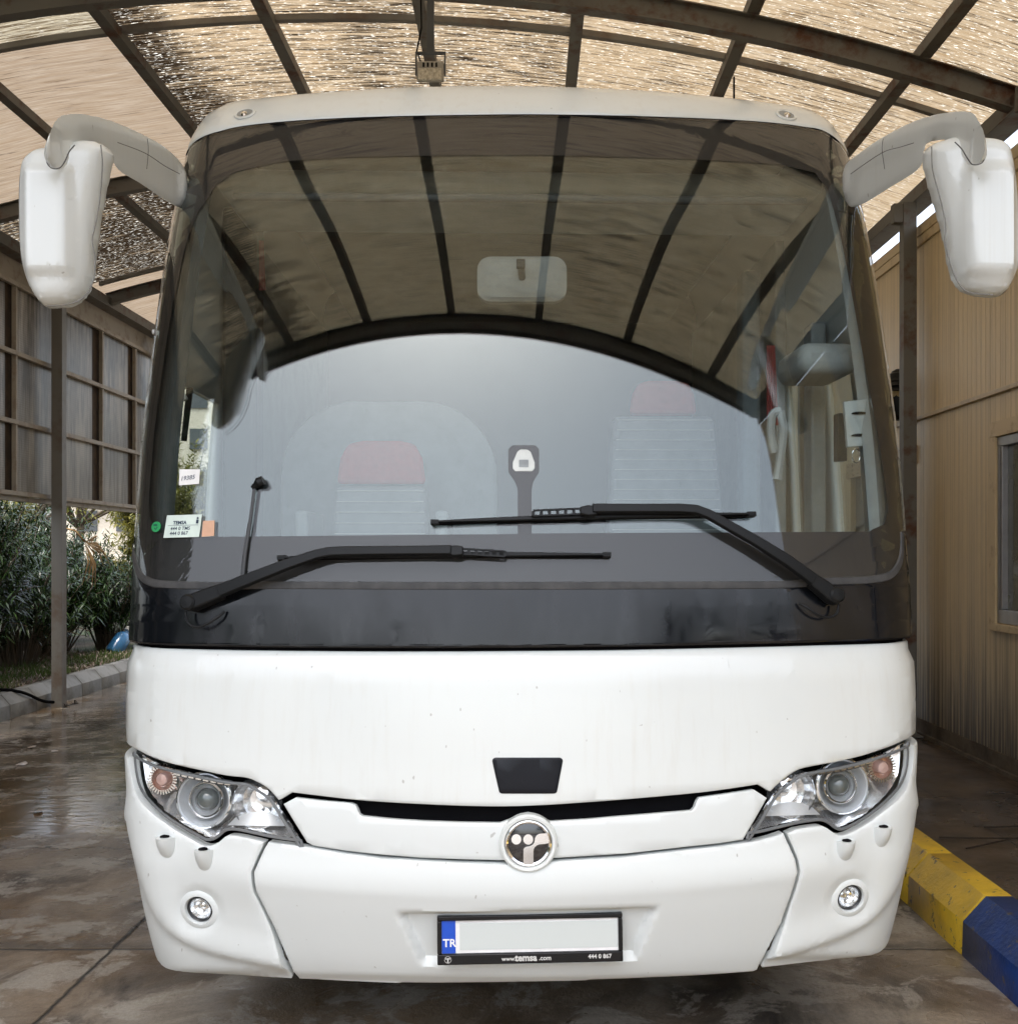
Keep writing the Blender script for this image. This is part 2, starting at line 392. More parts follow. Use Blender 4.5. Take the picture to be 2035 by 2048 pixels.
# ------------------------------------------------------------------ ground
def m_ground():
    m, nt, n, l, p = nodes('wet_concrete'); v = mapped(n, l)
    big = noise(n, l, v, .55, 6, .6, .6); mid = noise(n, l, mapped(n, l, (1, .7, 1)), 2.3, 8, .68, .8); fine = noise(n, l, v, 60, 5, .7)
    sep = n.new('ShaderNodeSeparateXYZ'); l.new(v, sep.inputs[0]); X, Y = sep.outputs[0], sep.outputs[1]
    c = mixc(n, l, ramp(n, l, mid, [(.38, 0.), (.47, .30), (.53, .62), (.66, 1.)]), (.038, .032, .027), (.41, .355, .285))
    c = mixc(n, l, ramp(n, l, big, [(.42, 0.), (.62, .75)]), c, (.21, .12, .045))
    c = mixc(n, l, ramp(n, l, noise(n, l, v, 3.1, 8, .72, .5), [(.53, 0.), (.57, .6), (.75, .85)]), c, (.47, .43, .37))
    c = mixc(n, l, mth(n, l, 'MULTIPLY', ramp(n, l, fine, [(.3, 0.), (.7, 1.)]), .35), c, (.05, .045, .04))
    # joints of the slabs and a tar seam
    def line(val, pos, w, wob=.03):
        a = mth(n, l, 'ADD', val, mth(n, l, 'MULTIPLY', mth(n, l, 'SUBTRACT', noise(n, l, v, 9, 4), .5), wob))
        d = mth(n, l, 'ABSOLUTE', mth(n, l, 'SUBTRACT', a, pos)); return mth(n, l, 'SUBTRACT', 1, mth(n, l, 'DIVIDE', d, w), True)
    j = line(X, -1.67, .012, .02)
    for s, pos, w, wob in ((Y, 4.43, .012, .03), (Y, 5.95, .01, .22), (Y, 8.7, .012, .03), (Y, .2, .012, .03)): j = mth(n, l, 'MAXIMUM', j, line(s, pos, w, wob))
    tar = mth(n, l, 'MULTIPLY', line(Y, 4.47, .075, .12), .6)
    c = mixc(n, l, tar, c, (.04, .038, .035)); c = mixc(n, l, j, c, (.012, .01, .008))
    l.new(c, p.inputs['Base Color'])
    # wetness: deep puddle beyond ~6.5 m on the left, patches elsewhere
    wet = ramp(n, l, noise(n, l, v, 1.3, 5, .6, .5), [(.42, 0.), (.60, 1.)])
    zone = ramp(n, l, mth(n, l, 'ADD', mth(n, l, 'MULTIPLY', Y, .1), mth(n, l, 'MULTIPLY', mth(n, l, 'SUBTRACT', big, .5), .5)), [(.50, 0.), (.68, 1.)])
    wt = mth(n, l, 'MAXIMUM', mth(n, l, 'MULTIPLY', wet, .75), zone)
    l.new(ramp(n, l, wt, [(0., .62), (.6, .28), (1., .10)]), p.inputs['Roughness'])
    p.inputs['Specular IOR Level'].default_value = .6
    h = mth(n, l, 'ADD', mth(n, l, 'MULTIPLY', noise(n, l, v, 35, 6, .7), mth(n, l, 'SUBTRACT', 1.05, wt)), mth(n, l, 'MULTIPLY', noise(n, l, mapped(n, l, (1, 2.5, 1)), 6, 2), .35))
    h = mth(n, l, 'SUBTRACT', h, mth(n, l, 'MULTIPLY', j, 2)); bump(n, l, p, h, .6, .014); return m
gm = MB(); gm.add([(-400, -400, 0), (400, -400, 0), (400, 900, 0), (-400, 900, 0)], [(0, 1, 2, 3)])
g = obj('ground', gm, m_ground(), smooth=0); tag(g, kind='structure')
def m_soil():
    m, nt, n, l, p = nodes('soil'); v = mapped(n, l); p.inputs['Roughness'].default_value = .9
    c = mixc(n, l, ramp(n, l, noise(n, l, v, 3, 6), [(.35, 0.), (.7, 1.)]), (.02, .016, .010), (.06, .05, .035))
    c = mixc(n, l, ramp(n, l, noise(n, l, v, 1.1, 5), [(.45, 0.), (.7, .8)]), c, (.025, .045, .012)); l.new(c, p.inputs['Base Color'])
    bump(n, l, p, noise(n, l, v, 40, 6), .8, .03); return m
sm = MB(); nx, ny = 24, 60
for i in range(nx):
    for k in range(ny):
        x = -5.12 - i / (nx - 1) * 30; y = .4 + k / (ny - 1) * 60
        zz = .20 + .03 * math.sin(x * 3.1 + y * 1.7) * math.sin(y * 2.3) + max(0, -x - 8) * .06
        sm.v.append((x, y, zz))
for i in range(nx - 1):
    for k in range(ny - 1): sm.f.append((i * ny + k, (i + 1) * ny + k, (i + 1) * ny + k + 1, i * ny + k + 1))
soil = obj('planting_bed', sm, m_soil()); tag(soil, kind='structure')
def m_tiles():
    m, nt, n, l, p = nodes('pavement_tiles'); v = mapped(n, l)
    c = mixc(n, l, ramp(n, l, noise(n, l, v, 3.0, 7, .7, .6), [(.35, 0.), (.7, 1.)]), (.032, .022, .014), (.125, .09, .06))
    sep = n.new('ShaderNodeSeparateXYZ'); l.new(v, sep.inputs[0]); j = 0.0
    for s, pitch in ((sep.outputs[1], .40), (sep.outputs[0], .58)):
        fr = mth(n, l, 'FRACT', mth(n, l, 'DIVIDE', s, pitch)); d = mth(n, l, 'ABSOLUTE', mth(n, l, 'SUBTRACT', fr, .5)); k = mth(n, l, 'GREATER_THAN', d, .492)
        j = mth(n, l, 'MAXIMUM', j, k)
    c = mixc(n, l, j, c, (.012, .009, .007)); l.new(c, p.inputs['Base Color'])
    l.new(ramp(n, l, noise(n, l, v, 2, 4), [(.35, .14), (.65, .5)]), p.inputs['Roughness'])
    bump(n, l, p, mth(n, l, 'SUBTRACT', noise(n, l, v, 20, 5), mth(n, l, 'MULTIPLY', j, 1.5)), .3, .008); return m
pv = MB().box((1.90, -2, 0.0), (2.99, 22, .205)); pvo = obj('pavement', pv, m_tiles()); tag(pvo, kind='structure')

# ------------------------------------------------------------------ kerbs
def kerb_mesh(y0, y1, side, xf):
    """side=-1: faces +x (left kerb); side=+1: faces -x"""
    s = -side; prof = [(0, 0), (.004 * 1, .135), (.095, .235), (.20, .235), (.20, 0)]
    vs = []
    for y in (y0, y0 + .006, y1 - .006, y1):
        sh = .004 if y in (y0, y1) else 0
        for a, b in prof: vs.append((xf + side * (a + sh), y, max(0, b - sh)))
    fs = []
    for i in range(3):
        for k in range(5): fs.append((i * 5 + k, i * 5 + (k + 1) % 5, (i + 1) * 5 + (k + 1) % 5, (i + 1) * 5 + k))
    fs.append((0, 1, 2, 3, 4)); fs.append((19, 18, 17, 16, 15)); return MB().add(vs, fs)
KCON = pm('kerb_concrete', (.23, .23, .22), .6, col2=(.10, .095, .08), scale=3.5, bmp=.4, bscale=50)
ys = [10.54 + .568 * k for k in range(-17, 11)]
ORD = ['first', 'second', 'third', 'fourth', 'fifth', 'sixth', 'seventh', 'eighth', 'ninth', 'tenth', 'eleventh']
proto = None
for i, y in enumerate(ys):
    if proto is None: proto = obj('kerb_stone', kerb_mesh(y + .006, y + .562, -1, -4.95), KCON); o = proto; y0_ = y
    else: o = proto.copy(); COL.objects.link(o); o.location.y = y - y0_
    dpost = i - 18
    if dpost < 0:
        lb = 'grey kerb stone of the planting bed, %s one this side of the steel post' % ORD[min(-dpost - 1, 10)] if -dpost <= 2 else 'grey kerb stone beside the bay, out of sight left of the picture'
    else: lb = ('grey kerb stone of the planting bed, %s one beyond the steel post' % ORD[dpost]) if dpost < 5 else 'grey kerb stone of the planting bed hidden behind the bus'
    if -3 < dpost < 5 and abs(dpost) < 9: tag(o, lb, 'kerb stone', 'kerb stones along the planting bed')
    else: tag(o, lb, 'kerb stone', 'kerb stones along the planting bed')
def m_kpaint(name, a, b, chip=.72):
    m, nt, n, l, p = nodes(name); v = mapped(n, l)
    c = mixc(n, l, ramp(n, l, noise(n, l, v, 6, 7, .7), [(.35, 0.), (.65, 1.)]), a, b)
    c = mixc(n, l, ramp(n, l, noise(n, l, v, 14, 6, .7), [(chip - .12, 0.), (chip - .07, 1.)]), c, (.12, .1, .07)); l.new(c, p.inputs['Base Color'])
    p.inputs['Roughness'].default_value = .42; p.inputs['Coat Weight'].default_value = .2
    bump(n, l, p, noise(n, l, v, 45, 5), .5, .006); return m
YEL = m_kpaint('yellow_kerb_paint', (.86, .57, .04), (.62, .41, .04)); BLU = m_kpaint('blue_kerb_paint', (.016, .055, .24), (.008, .026, .11))
segs = [('y', 4.37 + .62 * k, 4.37 + .62 * (k + 1), k) for k in range(0, 6)] + [('b' if k % 4 < 2 else 'y', 8.09 + .62 * k, 8.71 + .62 * k, 20) for k in range(12)] + [('b', 3.75, 4.37, 0), ('b', 3.13, 3.75, 1), ('y', 2.5, 3.13, 9), ('y', 1.9, 2.5, 10)]
for c, a, b, k in segs:
    nm = 'yellow' if c == 'y' else 'blue'
    o = obj(nm + '_kerb_stone', kerb_mesh(a + .002, b - .002, 1, 1.72), YEL if c == 'y' else BLU)
    if c == 'b' and k == 20: lb = 'blue painted kerb stone of the far run hidden behind the bus'
    elif c == 'b': lb = 'scuffed dark blue painted kerb stone touching the yellow one' if k == 0 else 'dark blue painted kerb stone nearest the camera at the lower right corner'
    elif k == 20: lb = 'yellow painted kerb stone of the far run hidden behind the bus'
    elif k == 0: lb = 'yellow painted kerb stone with flaking foot, right next to the blue one'
    elif k == 1: lb = 'yellow painted kerb stone farther from the blue one, beside the bus bumper'
    else: lb = 'yellow painted kerb stone hidden from view beside or before the bus'
    tag(o, lb, 'kerb stone', 'painted kerb stones along the right pavement')

# ------------------------------------------------------------------ canopy shelter
XC, AH = -1.27, .04
def beam_h(x): return 4.99 - AH * (x - XC)**2          # underside of the main arches
def roof_h(x): return 5.22 - AH * (x - XC)**2
XL, XR = -4.9, 2.98
shelter = thing('canopy_shelter', (-.96, 8, 0), 'arched steel canopy with stained ribbed plastic roof sheets over the bus bay', 'shelter')
def arch_mesh(y, hfun, w, h, x0=XL, x1=XR, n=36, flange=False):
    m = MB(); pts = [(x0 + (x1 - x0) * i / n) for i in range(n + 1)]
    def sweep(sec):
        vs = [(x, y + a, hfun(x) + b) for x in pts for a, b in sec]; k = len(sec); fs = []
        for i in range(n):
            for j in range(k): fs.append((i * k + j, i * k + (j + 1) % k, (i + 1) * k + (j + 1) % k, (i + 1) * k + j))
        fs.append(tuple(range(k))); fs.append(tuple(range(n * k, n * k + k))); m.add(vs, fs)
    if flange:
        sweep([(-w / 2, 0), (w / 2, 0), (w / 2, .008), (-w / 2, .008)]); sweep([(-w / 2, h - .008), (w / 2, h - .008), (w / 2, h), (-w / 2, h)]); sweep([(-.005, .0085), (.005, .0085), (.005, h - .0085), (-.005, h - .0085)])
    else: sweep([(-w / 2, 0), (w / 2, 0), (w / 2, h), (-w / 2, h)])
    return m
YEND = .72
ARCH_Y = [YEND, 3.63, 6.69, 9.75, 12.81, 15.87]
for y in ARCH_Y: obj('arch_beam', arch_mesh(y, beam_h, .09, .14, flange=True), RUSTY, shelter)
for y in [4.85, 7.4, 10.0, 12.6, 15.2]: obj('thin_arch', arch_mesh(y, lambda x: roof_h(x) - .045, .05, .04), STEEL, shelter)
PUR = [-3.79, -2.76, -1.73, -.70, .32, 1.36, 2.40]
for x in PUR:
    m = MB(); h = roof_h(x) - .09
    m.box((x - .04, YEND - .2, h), (x + .04, 16.2, h + .006)); m.box((x - .04, YEND - .2, h + .0065), (x - .034, 16.2, h + .07)); m.box((x + .034, YEND - .2, h + .0065), (x + .04, 16.2, h + .07))
    obj('purlin', m, RUSTY, shelter)
for x in (XL, XR):
    h = beam_h(x); m = MB().box((x - .05, YEND - .1, h - .02), (x + .05, 16.2, h + .10)); m.box((x - .08, YEND - .1, h - .03), (x + .08, 16.2, h - .0205)); obj('eave_beam', m, RUSTY, shelter, bevel=.004)
# the gable end behind the camera: a deep plate following the arch
obj('gable_plate', arch_mesh(YEND - .12, lambda x: beam_h(x) - .005, .02, .28), RUSTY, shelter)
for y in (2.2, 5.3, 8.34, 11.5, 14.6): obj('post', MB().box((XR - .15, y - .05, .205), (XR - .05, y + .05, beam_h(XR) - .025)).box((XR - .2, y - .1, .206), (XR + .005, y + .1, .22)), RUSTY, shelter, bevel=.004)
for y in (2.0, 5.2, 8.3, 11.38, 14.45):
    m = MB(); m.box((XL + .0, y - .055, 0), (XL + .012, y + .055, beam_h(XL) - .035)); m.box((XL + .0125, y - .055, 0), (XL + .1, y - .045, beam_h(XL) - .035)); m.box((XL + .1005, y - .055, 0), (XL + .11, y + .055, beam_h(XL) - .035))
    obj('post', m, STEEL, shelter)
def m_sheet(name, tan, dark, dens, fleck, k=.30, streak=(2.6, 46), smoothline=0):
    m, nt, n, l, p = nodes(name); n.remove(p); out = n['Material Output']
    tc = n.new('ShaderNodeTexCoord'); sep = n.new('ShaderNodeSeparateXYZ'); l.new(tc.outputs['Object'], sep.inputs[0]); X = sep.outputs[0]
    big = noise(n, l, mapped(n, l, (.8, .5, .3)), 1.0, 4)
    st = noise(n, l, mapped(n, l, (streak[0], streak[1], .2)), 1.0, 5, .72, .25)
    # darker grime gathers next to the purlin at x = -2.7
    near = n.new('ShaderNodeMapRange'); near.interpolation_type = 'SMOOTHSTEP'; l.new(X, near.inputs[0])
    near.inputs[1].default_value = -2.70 + .96; near.inputs[2].default_value = -2.25 + .96; near.inputs[3].default_value = .13 if fleck else 0; near.inputs[4].default_value = 0
    sl = mth(n, l, 'SUBTRACT', mth(n, l, 'ADD', st, mth(n, l, 'MULTIPLY', mth(n, l, 'SUBTRACT', big, .5), .25)), near.outputs[0])
    dk = ramp(n, l, sl, [(dens - .07, 1.), (dens, .75), (dens + .10, 0.)])
    c = mixc(n, l, ramp(n, l, noise(n, l, mapped(n, l, (3, 40, .2)), 1.0, 4, .7), [(.3, 0.), (.7, 1.)]), tan, tuple(a * b for a, b in zip(tan, (.62, .52, .40))))
    if smoothline:
        fl = ramp(n, l, noise(n, l, mapped(n, l, (.5, 60, .1)), 1.0, 4, .65), [(.34, 1.), (.46, 0.)]); c = mixc(n, l, mth(n, l, 'MULTIPLY', fl, .55), c, (.30, .21, .14))
        wv = n.new('ShaderNodeTexWave'); wv.bands_direction = 'Y'; wv.inputs['Scale'].default_value = 16; l.new(tc.outputs['Object'], wv.inputs[0]); c = mixc(n, l, mth(n, l, 'MULTIPLY', wv.outputs['Fac'], .38), c, tuple(a * .5 for a in tan))
    c = mixc(n, l, dk, c, dark)
    fk = ramp(n, l, noise(n, l, mapped(n, l, (20, 85, .2)), 1.0, 2, .55), [(.60, 0.), (.69, 1.)])
    fk = mth(n, l, 'MULTIPLY', fk, fleck)
    c2 = mixc(n, l, fk, c, (.95, .90, .75))
    kk = n.new('ShaderNodeMix'); kk.data_type = 'RGBA'; kk.blend_type = 'MULTIPLY'; kk.inputs[0].default_value = 1; l.new(c2, kk.inputs[6])
    kf = mth(n, l, 'ADD', k, mth(n, l, 'MULTIPLY', fk, .22)); cmb = n.new('ShaderNodeCombineColor')
    for i in range(3): l.new(kf, cmb.inputs[i])
    l.new(cmb.outputs[0], kk.inputs[7])
    tl = n.new('ShaderNodeBsdfTranslucent'); l.new(kk.outputs[2], tl.inputs[0]); df = n.new('ShaderNodeBsdfDiffuse'); l.new(mixc(n, l, .55, c, (0, 0, 0)), df.inputs[0])
    ad = n.new('ShaderNodeAddShader'); l.new(tl.outputs[0], ad.inputs[0]); l.new(df.outputs[0], ad.inputs[1])
    tr = n.new('ShaderNodeBsdfTransparent'); mx = n.new('ShaderNodeMixShader'); l.new(mth(n, l, 'MULTIPLY', fk, .10), mx.inputs[0]); l.new(ad.outputs[0], mx.inputs[1]); l.new(tr.outputs[0], mx.inputs[2])
    l.new(mx.outputs[0], out.inputs[0]); return m
TAN = (.84, .69, .48)
SH_A = m_sheet('ribbed_sheet_grimy', TAN, (.03, .02, .012), .445, 1.3)
SH_R = m_sheet('ribbed_sheet_speckled', (.80, .66, .46), (.05, .033, .02), .375, 1.15, streak=(2.8, 44))
SH_N = m_sheet('ribbed_sheet_near', (.86, .72, .50), (.07, .05, .03), .375, .25, k=.30, streak=(1.8, 34))
SH_P = m_sheet('ribbed_sheet_smooth', (.80, .67, .52), (.10, .06, .035), .32, .0, k=.24, smoothline=1)
SH_W = m_sheet('ribbed_sheet_pale', (.85, .80, .62), (.12, .08, .04), .33, .5, k=.30, smoothline=1)
def sheet(x0, x1, y0, y1, mat, wav=0):
    m = MB(); nx = 26; ny = 10; rnd = random.Random(int(x0 * 100 + y0 * 7))
    ph = rnd.random() * 6
    for i in range(nx + 1):
        for k in range(ny + 1):
            x = x0 + (x1 - x0) * i / nx; y = y0 + (y1 - y0) * k / ny
            m.v.append((x, y, roof_h(x) + .004 + wav * math.sin(math.pi * k / ny) * (math.sin(x * 5 + ph) * .5 - .8)))
    for i in range(nx):
        for k in range(ny): a = i * (ny + 1) + k; m.f.append((a, a + ny + 1, a + ny + 2, a + 1))
    return obj('roof_sheet', m, mat, shelter, recalc=False)
YB = [YEND - .2, 2.25, 4.85, 7.4, 10.0, 12.6, 16.2]
lmat = [SH_N, SH_N, SH_W, SH_P, SH_A, SH_P]
for i in range(6):
    sheet(XL - .25, PUR[1], YB[i], YB[i + 1], lmat[i], .02); sheet(PUR[1] + .004, PUR[4], YB[i], YB[i + 1], SH_A if i > 1 else SH_N); sheet(PUR[4] + .004, XR + .25, YB[i], YB[i + 1], SH_R if i > 1 else SH_N)
obj('sky_gap_blocker', MB().box((XR - .04, YEND, 4.085), (XR - .02, 6.2, beam_h(XR) - .032)), RUSTY, shelter)  # unseen board added to keep the bright sky gap out of the windscreen reflection
# cable conduit bracket between eave and wall on the right
for y in (6.2, 8.34, 10.4): obj('bracket', MB().box((XR - .22, y - .04, beam_h(XR) - .18), (XR - .055, y + .04, beam_h(XR) - .035)), RUSTY, shelter, bevel=.004)

# ------------------------------------------------------------------ left polycarbonate screen
screen = thing('polycarbonate_screen', (-4.95, 11, 2.17), 'stained translucent panel screen in a steel frame under the left eave', 'screen')
def m_poly():
    m, nt, n, l, p = nodes('stained_polycarbonate'); v = mapped(n, l, (1, 1, 1))
    tc = n.new('ShaderNodeTexCoord'); sep = n.new('ShaderNodeSeparateXYZ'); l.new(tc.outputs['Object'], sep.inputs[0]); Z = sep.outputs[2]
    f = noise(n, l, mapped(n, l, (1, 9, .8)), 1.4, 6, .7); b = noise(n, l, v, 1.2, 4)
    c = mixc(n, l, ramp(n, l, mth(n, l, 'MULTIPLY', f, mth(n, l, 'ADD', b, .5)), [(.38, 0.), (.66, 1.)]), (.06, .052, .045), (.36, .335, .30))
    lo = n.new('ShaderNodeMapRange'); l.new(Z, lo.inputs[0]); lo.inputs[1].default_value = 2.1; lo.inputs[2].default_value = .0
    c = mixc(n, l, mth(n, l, 'MULTIPLY', lo.outputs[0], .45), c, (.24, .22, .18))
    wv = n.new('ShaderNodeTexWave'); wv.bands_direction = 'Z'; wv.inputs['Scale'].default_value = 14; l.new(tc.outputs['Object'], wv.inputs[0])
    c = mixc(n, l, mth(n, l, 'MULTIPLY', wv.outputs['Fac'], .22), c, (.05, .045, .04))
    l.new(c, p.inputs['Base Color']); p.inputs['Roughness'].default_value = .4
    tl = n.new('ShaderNodeBsdfTranslucent'); l.new(mixc(n, l, 1.0, mixc(n, l, .52, c, (0, 0, 0)), (1, .92, .80), 'MULTIPLY'), tl.inputs[0]); mx = n.new('ShaderNodeAddShader')
    l.new(p.outputs[0], mx.inputs[0]); l.new(tl.outputs[0], mx.inputs[1]); l.new(mx.outputs[0], n['Material Output'].inputs[0]); return m
POLY = m_poly(); LAT = pm('screen_dark_lath', (.045, .03, .02), .8, col2=(.09, .06, .035), scale=6)
rails = [2.17, 2.86, 3.53, 4.2]; muls = [10.68 + 1.085 * k for k in range(-9, 5)]
y0s, y1s = muls[0], muls[-1]
for h in rails: obj('rail', MB().box((-4.99, y0s, h - .022), (-4.945, y1s + .02, h + .022)), PALEST, screen, bevel=.003)
obj('top_strip', MB().box((-5.03, y0s, 4.2005), (-5.01, y1s, 4.47)), PALEST, screen)
obj('bottom_flashing', MB().box((-5.06, y0s, 2.10), (-4.995, y1s, 2.148)), PALEST, screen)
for y in muls:
    for a, b in zip(rails, rails[1:]): pass
    obj('mullion', MB().box((-5.0, y - .018, 2.193), (-4.955, y + .018, 4.178)), PALEST, screen, bevel=.003)
rn = random.Random(3)
for y in muls[:-1]:
    gap = .10 + .08 * rn.random(); 
    obj('dark_lath', MB().box((-5.035, y + 1.0 - gap, 2.15), (-5.018, y + 1.16, 4.28)), LAT, screen)
    for a, b in zip(rails, rails[1:]):
        obj('panel', MB().box((-5.012, y + .02, a + .0005), (-5.004, y + 1.06 - gap, b - .0005)), POLY, screen)

# ------------------------------------------------------------------ building on the right
bld = thing('site_building', (3.0, 7, .2), 'beige ribbed metal-clad building with a sliding window beside the pavement', 'building')
def m_clad():
    m, nt, n, l, p = nodes('beige_ribbed_cladding'); tc = n.new('ShaderNodeTexCoord'); sep = n.new('ShaderNodeSeparateXYZ'); l.new(tc.outputs['Object'], sep.inputs[0]); Y, Z = sep.outputs[1], sep.outputs[2]
    fr = mth(n, l, 'FRACT', mth(n, l, 'DIVIDE', Y, .075)); rib = mth(n, l, 'SUBTRACT', 1, mth(n, l, 'MULTIPLY', mth(n, l, 'ABSOLUTE', mth(n, l, 'SUBTRACT', fr, .5)), 9), True)
    st = noise(n, l, mapped(n, l, (1, 26, .55)), 1.0, 6, .7); low = n.new('ShaderNodeMapRange'); l.new(Z, low.inputs[0]); low.inputs[1].default_value = 1.3; low.inputs[2].default_value = 0.05; low.interpolation_type = 'SMOOTHSTEP'
    dirt = mth(n, l, 'MULTIPLY', ramp(n, l, mth(n, l, 'ADD', st, mth(n, l, 'MULTIPLY', low.outputs[0], .20)), [(.44, 0.), (.72, 1.)]), mth(n, l, 'ADD', mth(n, l, 'MULTIPLY', low.outputs[0], .7), .3), True)
    c = mixc(n, l, ramp(n, l, noise(n, l, mapped(n, l, (1, 1, .6)), 1.2, 5), [(.3, 0.), (.7, 1.)]), (.74, .59, .35), (.64, .50, .295))
    c = mixc(n, l, mth(n, l, 'MULTIPLY', rib, .22), c, (.16, .115, .06)); c = mixc(n, l, dirt, c, (.055, .036, .018))
    sp = ramp(n, l, noise(n, l, mapped(n, l), 26, 2), [(.80, 0.), (.82, 1.)]); c = mixc(n, l, sp, c, (.12, .05, .015))
    l.new(c, p.inputs['Base Color']); p.inputs['Roughness'].default_value = .42; bump(n, l, p, mth(n, l, 'MULTIPLY', rib, -1), .5, .008); return m
CLAD = m_clad(); TRIMB = pm('beige_trim', (.64, .51, .31), .5, col2=(.30, .17, .07), scale=6, lo=.55, hi=.75); PLI = pm('plinth', (.13, .10, .065), .8, col2=(.05, .035, .02), scale=5, bmp=.5, bscale=30)
WX = 2.99
def wallbox(y0, y1, z0, z1): return MB().box((WX, y0, z0), (WX + .12, y1, z1))
w0, w1, wz0, wz1 = 5.72, 7.0, 1.2, 2.33
mm = MB()
for a in ((YEND, w0, .33, 4.0), (w0, w1, .33, wz0), (w0, w1, wz1, 4.0), (w1, 8.55, .33, 4.0), (8.55, 10.2, 2.42, 4.0), (10.2, 18, .33, 4.0)): mm.box((WX, a[0], a[2]), (WX + .12, a[1], a[3]))
obj('wall_panel', mm, CLAD, bld, smooth=0)
obj('plinth', MB().box((WX - .01, YEND, .206), (WX + .12, 8.5, .329)).box((WX - .01, 10.25, .206), (WX + .12, 18, .329)).box((WX - .03, YEND, .206), (WX - .0105, 8.5, .235)), PLI, bld)
obj('top_flashing', MB().box((WX - .025, YEND, 4.001), (WX + .14, 18, 4.08)).box((WX - .018, YEND, 3.93), (WX - .002, 18, 4.0005)), TRIMB, bld, bevel=.004)
obj('conduit', MB().bar((WX - .012, YEND, 2.62), (WX - .012, 18, 2.62), .022, .03), pm('conduit_cream', (.62, .52, .38), .5), bld, bevel=.004)
obj('wall_body', MB().box((WX + .125, YEND, 0), (WX + 5, 18, 3.99)), DGREY, bld)
win = obj('window', MB().box((WX - .02, w0 - .09, wz1 + .002), (WX + .02, w1 + .09, wz1 + .10)).box((WX - .02, w1 + .002, wz0 - .1), (WX + .02, w1 + .09, wz1 + .0015)).box((WX - .02, w0 - .09, wz0 - .1), (WX + .02, w0 - .002, wz1 + .0015)).box((WX - .035, w0 - .0015, wz0 - .1), (WX + .02, w1 + .0015, wz0 - .055)), TRIMB, bld, bevel=.003)
ALU = pm('window_aluminium', (.34, .34, .35), .35, .5)
fm = MB()
for a in ((w0, w1, wz1 - .06, wz1 - .002), (w0, w1, wz0 - .05, wz0 + .035), (w1 - .075, w1 - .003, wz0 + .036, wz1 - .061), (w0 + .003, w0 + .06, wz0 + .036, wz1 - .061), (6.30, 6.36, wz0 + .036, wz1 - .061)): fm.box((WX - .006, a[0], a[2]), (WX + .06, a[1], a[3]))
fm.box((WX - .012, w1 - .045, wz0 + .037), (WX - .0065, w1 - .035, wz1 - .062))
obj('window_frame', fm, ALU, win, bevel=.003)
obj('window_pane', MB().box((WX + .03, w0 + .05, wz0 + .03), (WX + .04, w1 - .07, wz1 - .055)), pm('dull_window_glass', (.09, .095, .06), .12, coat=.5, scale=1.5), win)
obj('door', MB().box((WX + .05, 8.55, .21), (WX + .1, 10.2, 2.3)), pm('dark_grey_door', (.045, .048, .055), .5), bld)
obj('door_lintel', MB().box((WX - .012, 8.45, 2.28), (WX + .06, 10.3, 2.42)), pm('rusty_cream_lintel', (.50, .38, .24), .6, col2=(.22, .08, .02), scale=14, lo=.55, hi=.62, stretch=(1, 1, 2.5)), bld, bevel=.004)
# wall lamp
lamp = thing('wall_lamp', (WX - .01, 8.85, 2.7), 'half-round wall lamp with black louvres on the beige cladding beside the rusty post', 'lamp')
lx, ly, lz = WX - .012, 8.85, 2.86
def halfdome(r, z0, z1, y, shrink=1., n=14):
    m = MB(); rows = 8
    for i in range(rows + 1):
        s = i / rows; z = z0 + (z1 - z0) * s
        for k in range(n + 1):
            a = math.pi * k / n; rr = r[0] + (r[1] - r[0]) * s if len(r) == 2 else r[0] * math.sin(math.pi * (.5 + .5 * s)) ** .6
            m.v.append((lx - rr * math.sin(a) * .9, y + rr * math.cos(a), z))
    for i in range(rows):
        for k in range(n): q = i * (n + 1) + k; m.f.append((q, q + 1, q + n + 2, q + n + 1))
    return m
obj('back_plate', MB().tube([(lx + .008, ly, lz - .20), (lx + .008, ly, lz - .17), (lx + .008, ly, lz), (lx + .008, ly, lz + .17), (lx + .008, ly, lz + .21)], [.05, .09, .115, .08, .03], 12), BLACKP, lamp)
obj('diffuser', halfdome((.04, .125), lz - .19, lz + .02, ly), pm('cream_diffuser', (.45, .36, .20), .3, coat=.4), lamp)
lv = MB()
for i in range(4):
    r = .14 - .022 * i; z = lz + .025 + .045 * i; a = halfdome((r, r * .72), z, z + .036, ly); lv.add(a.v, a.f)
    ring = [(lx - r * math.sin(math.pi * k / 14) * .9, ly + r * math.cos(math.pi * k / 14), z) for k in range(15)]; lv.add(ring + [(lx, ly, z)], [(k, k + 1, 15) for k in range(14)])
obj('louvre', lv, BLACKP, lamp)
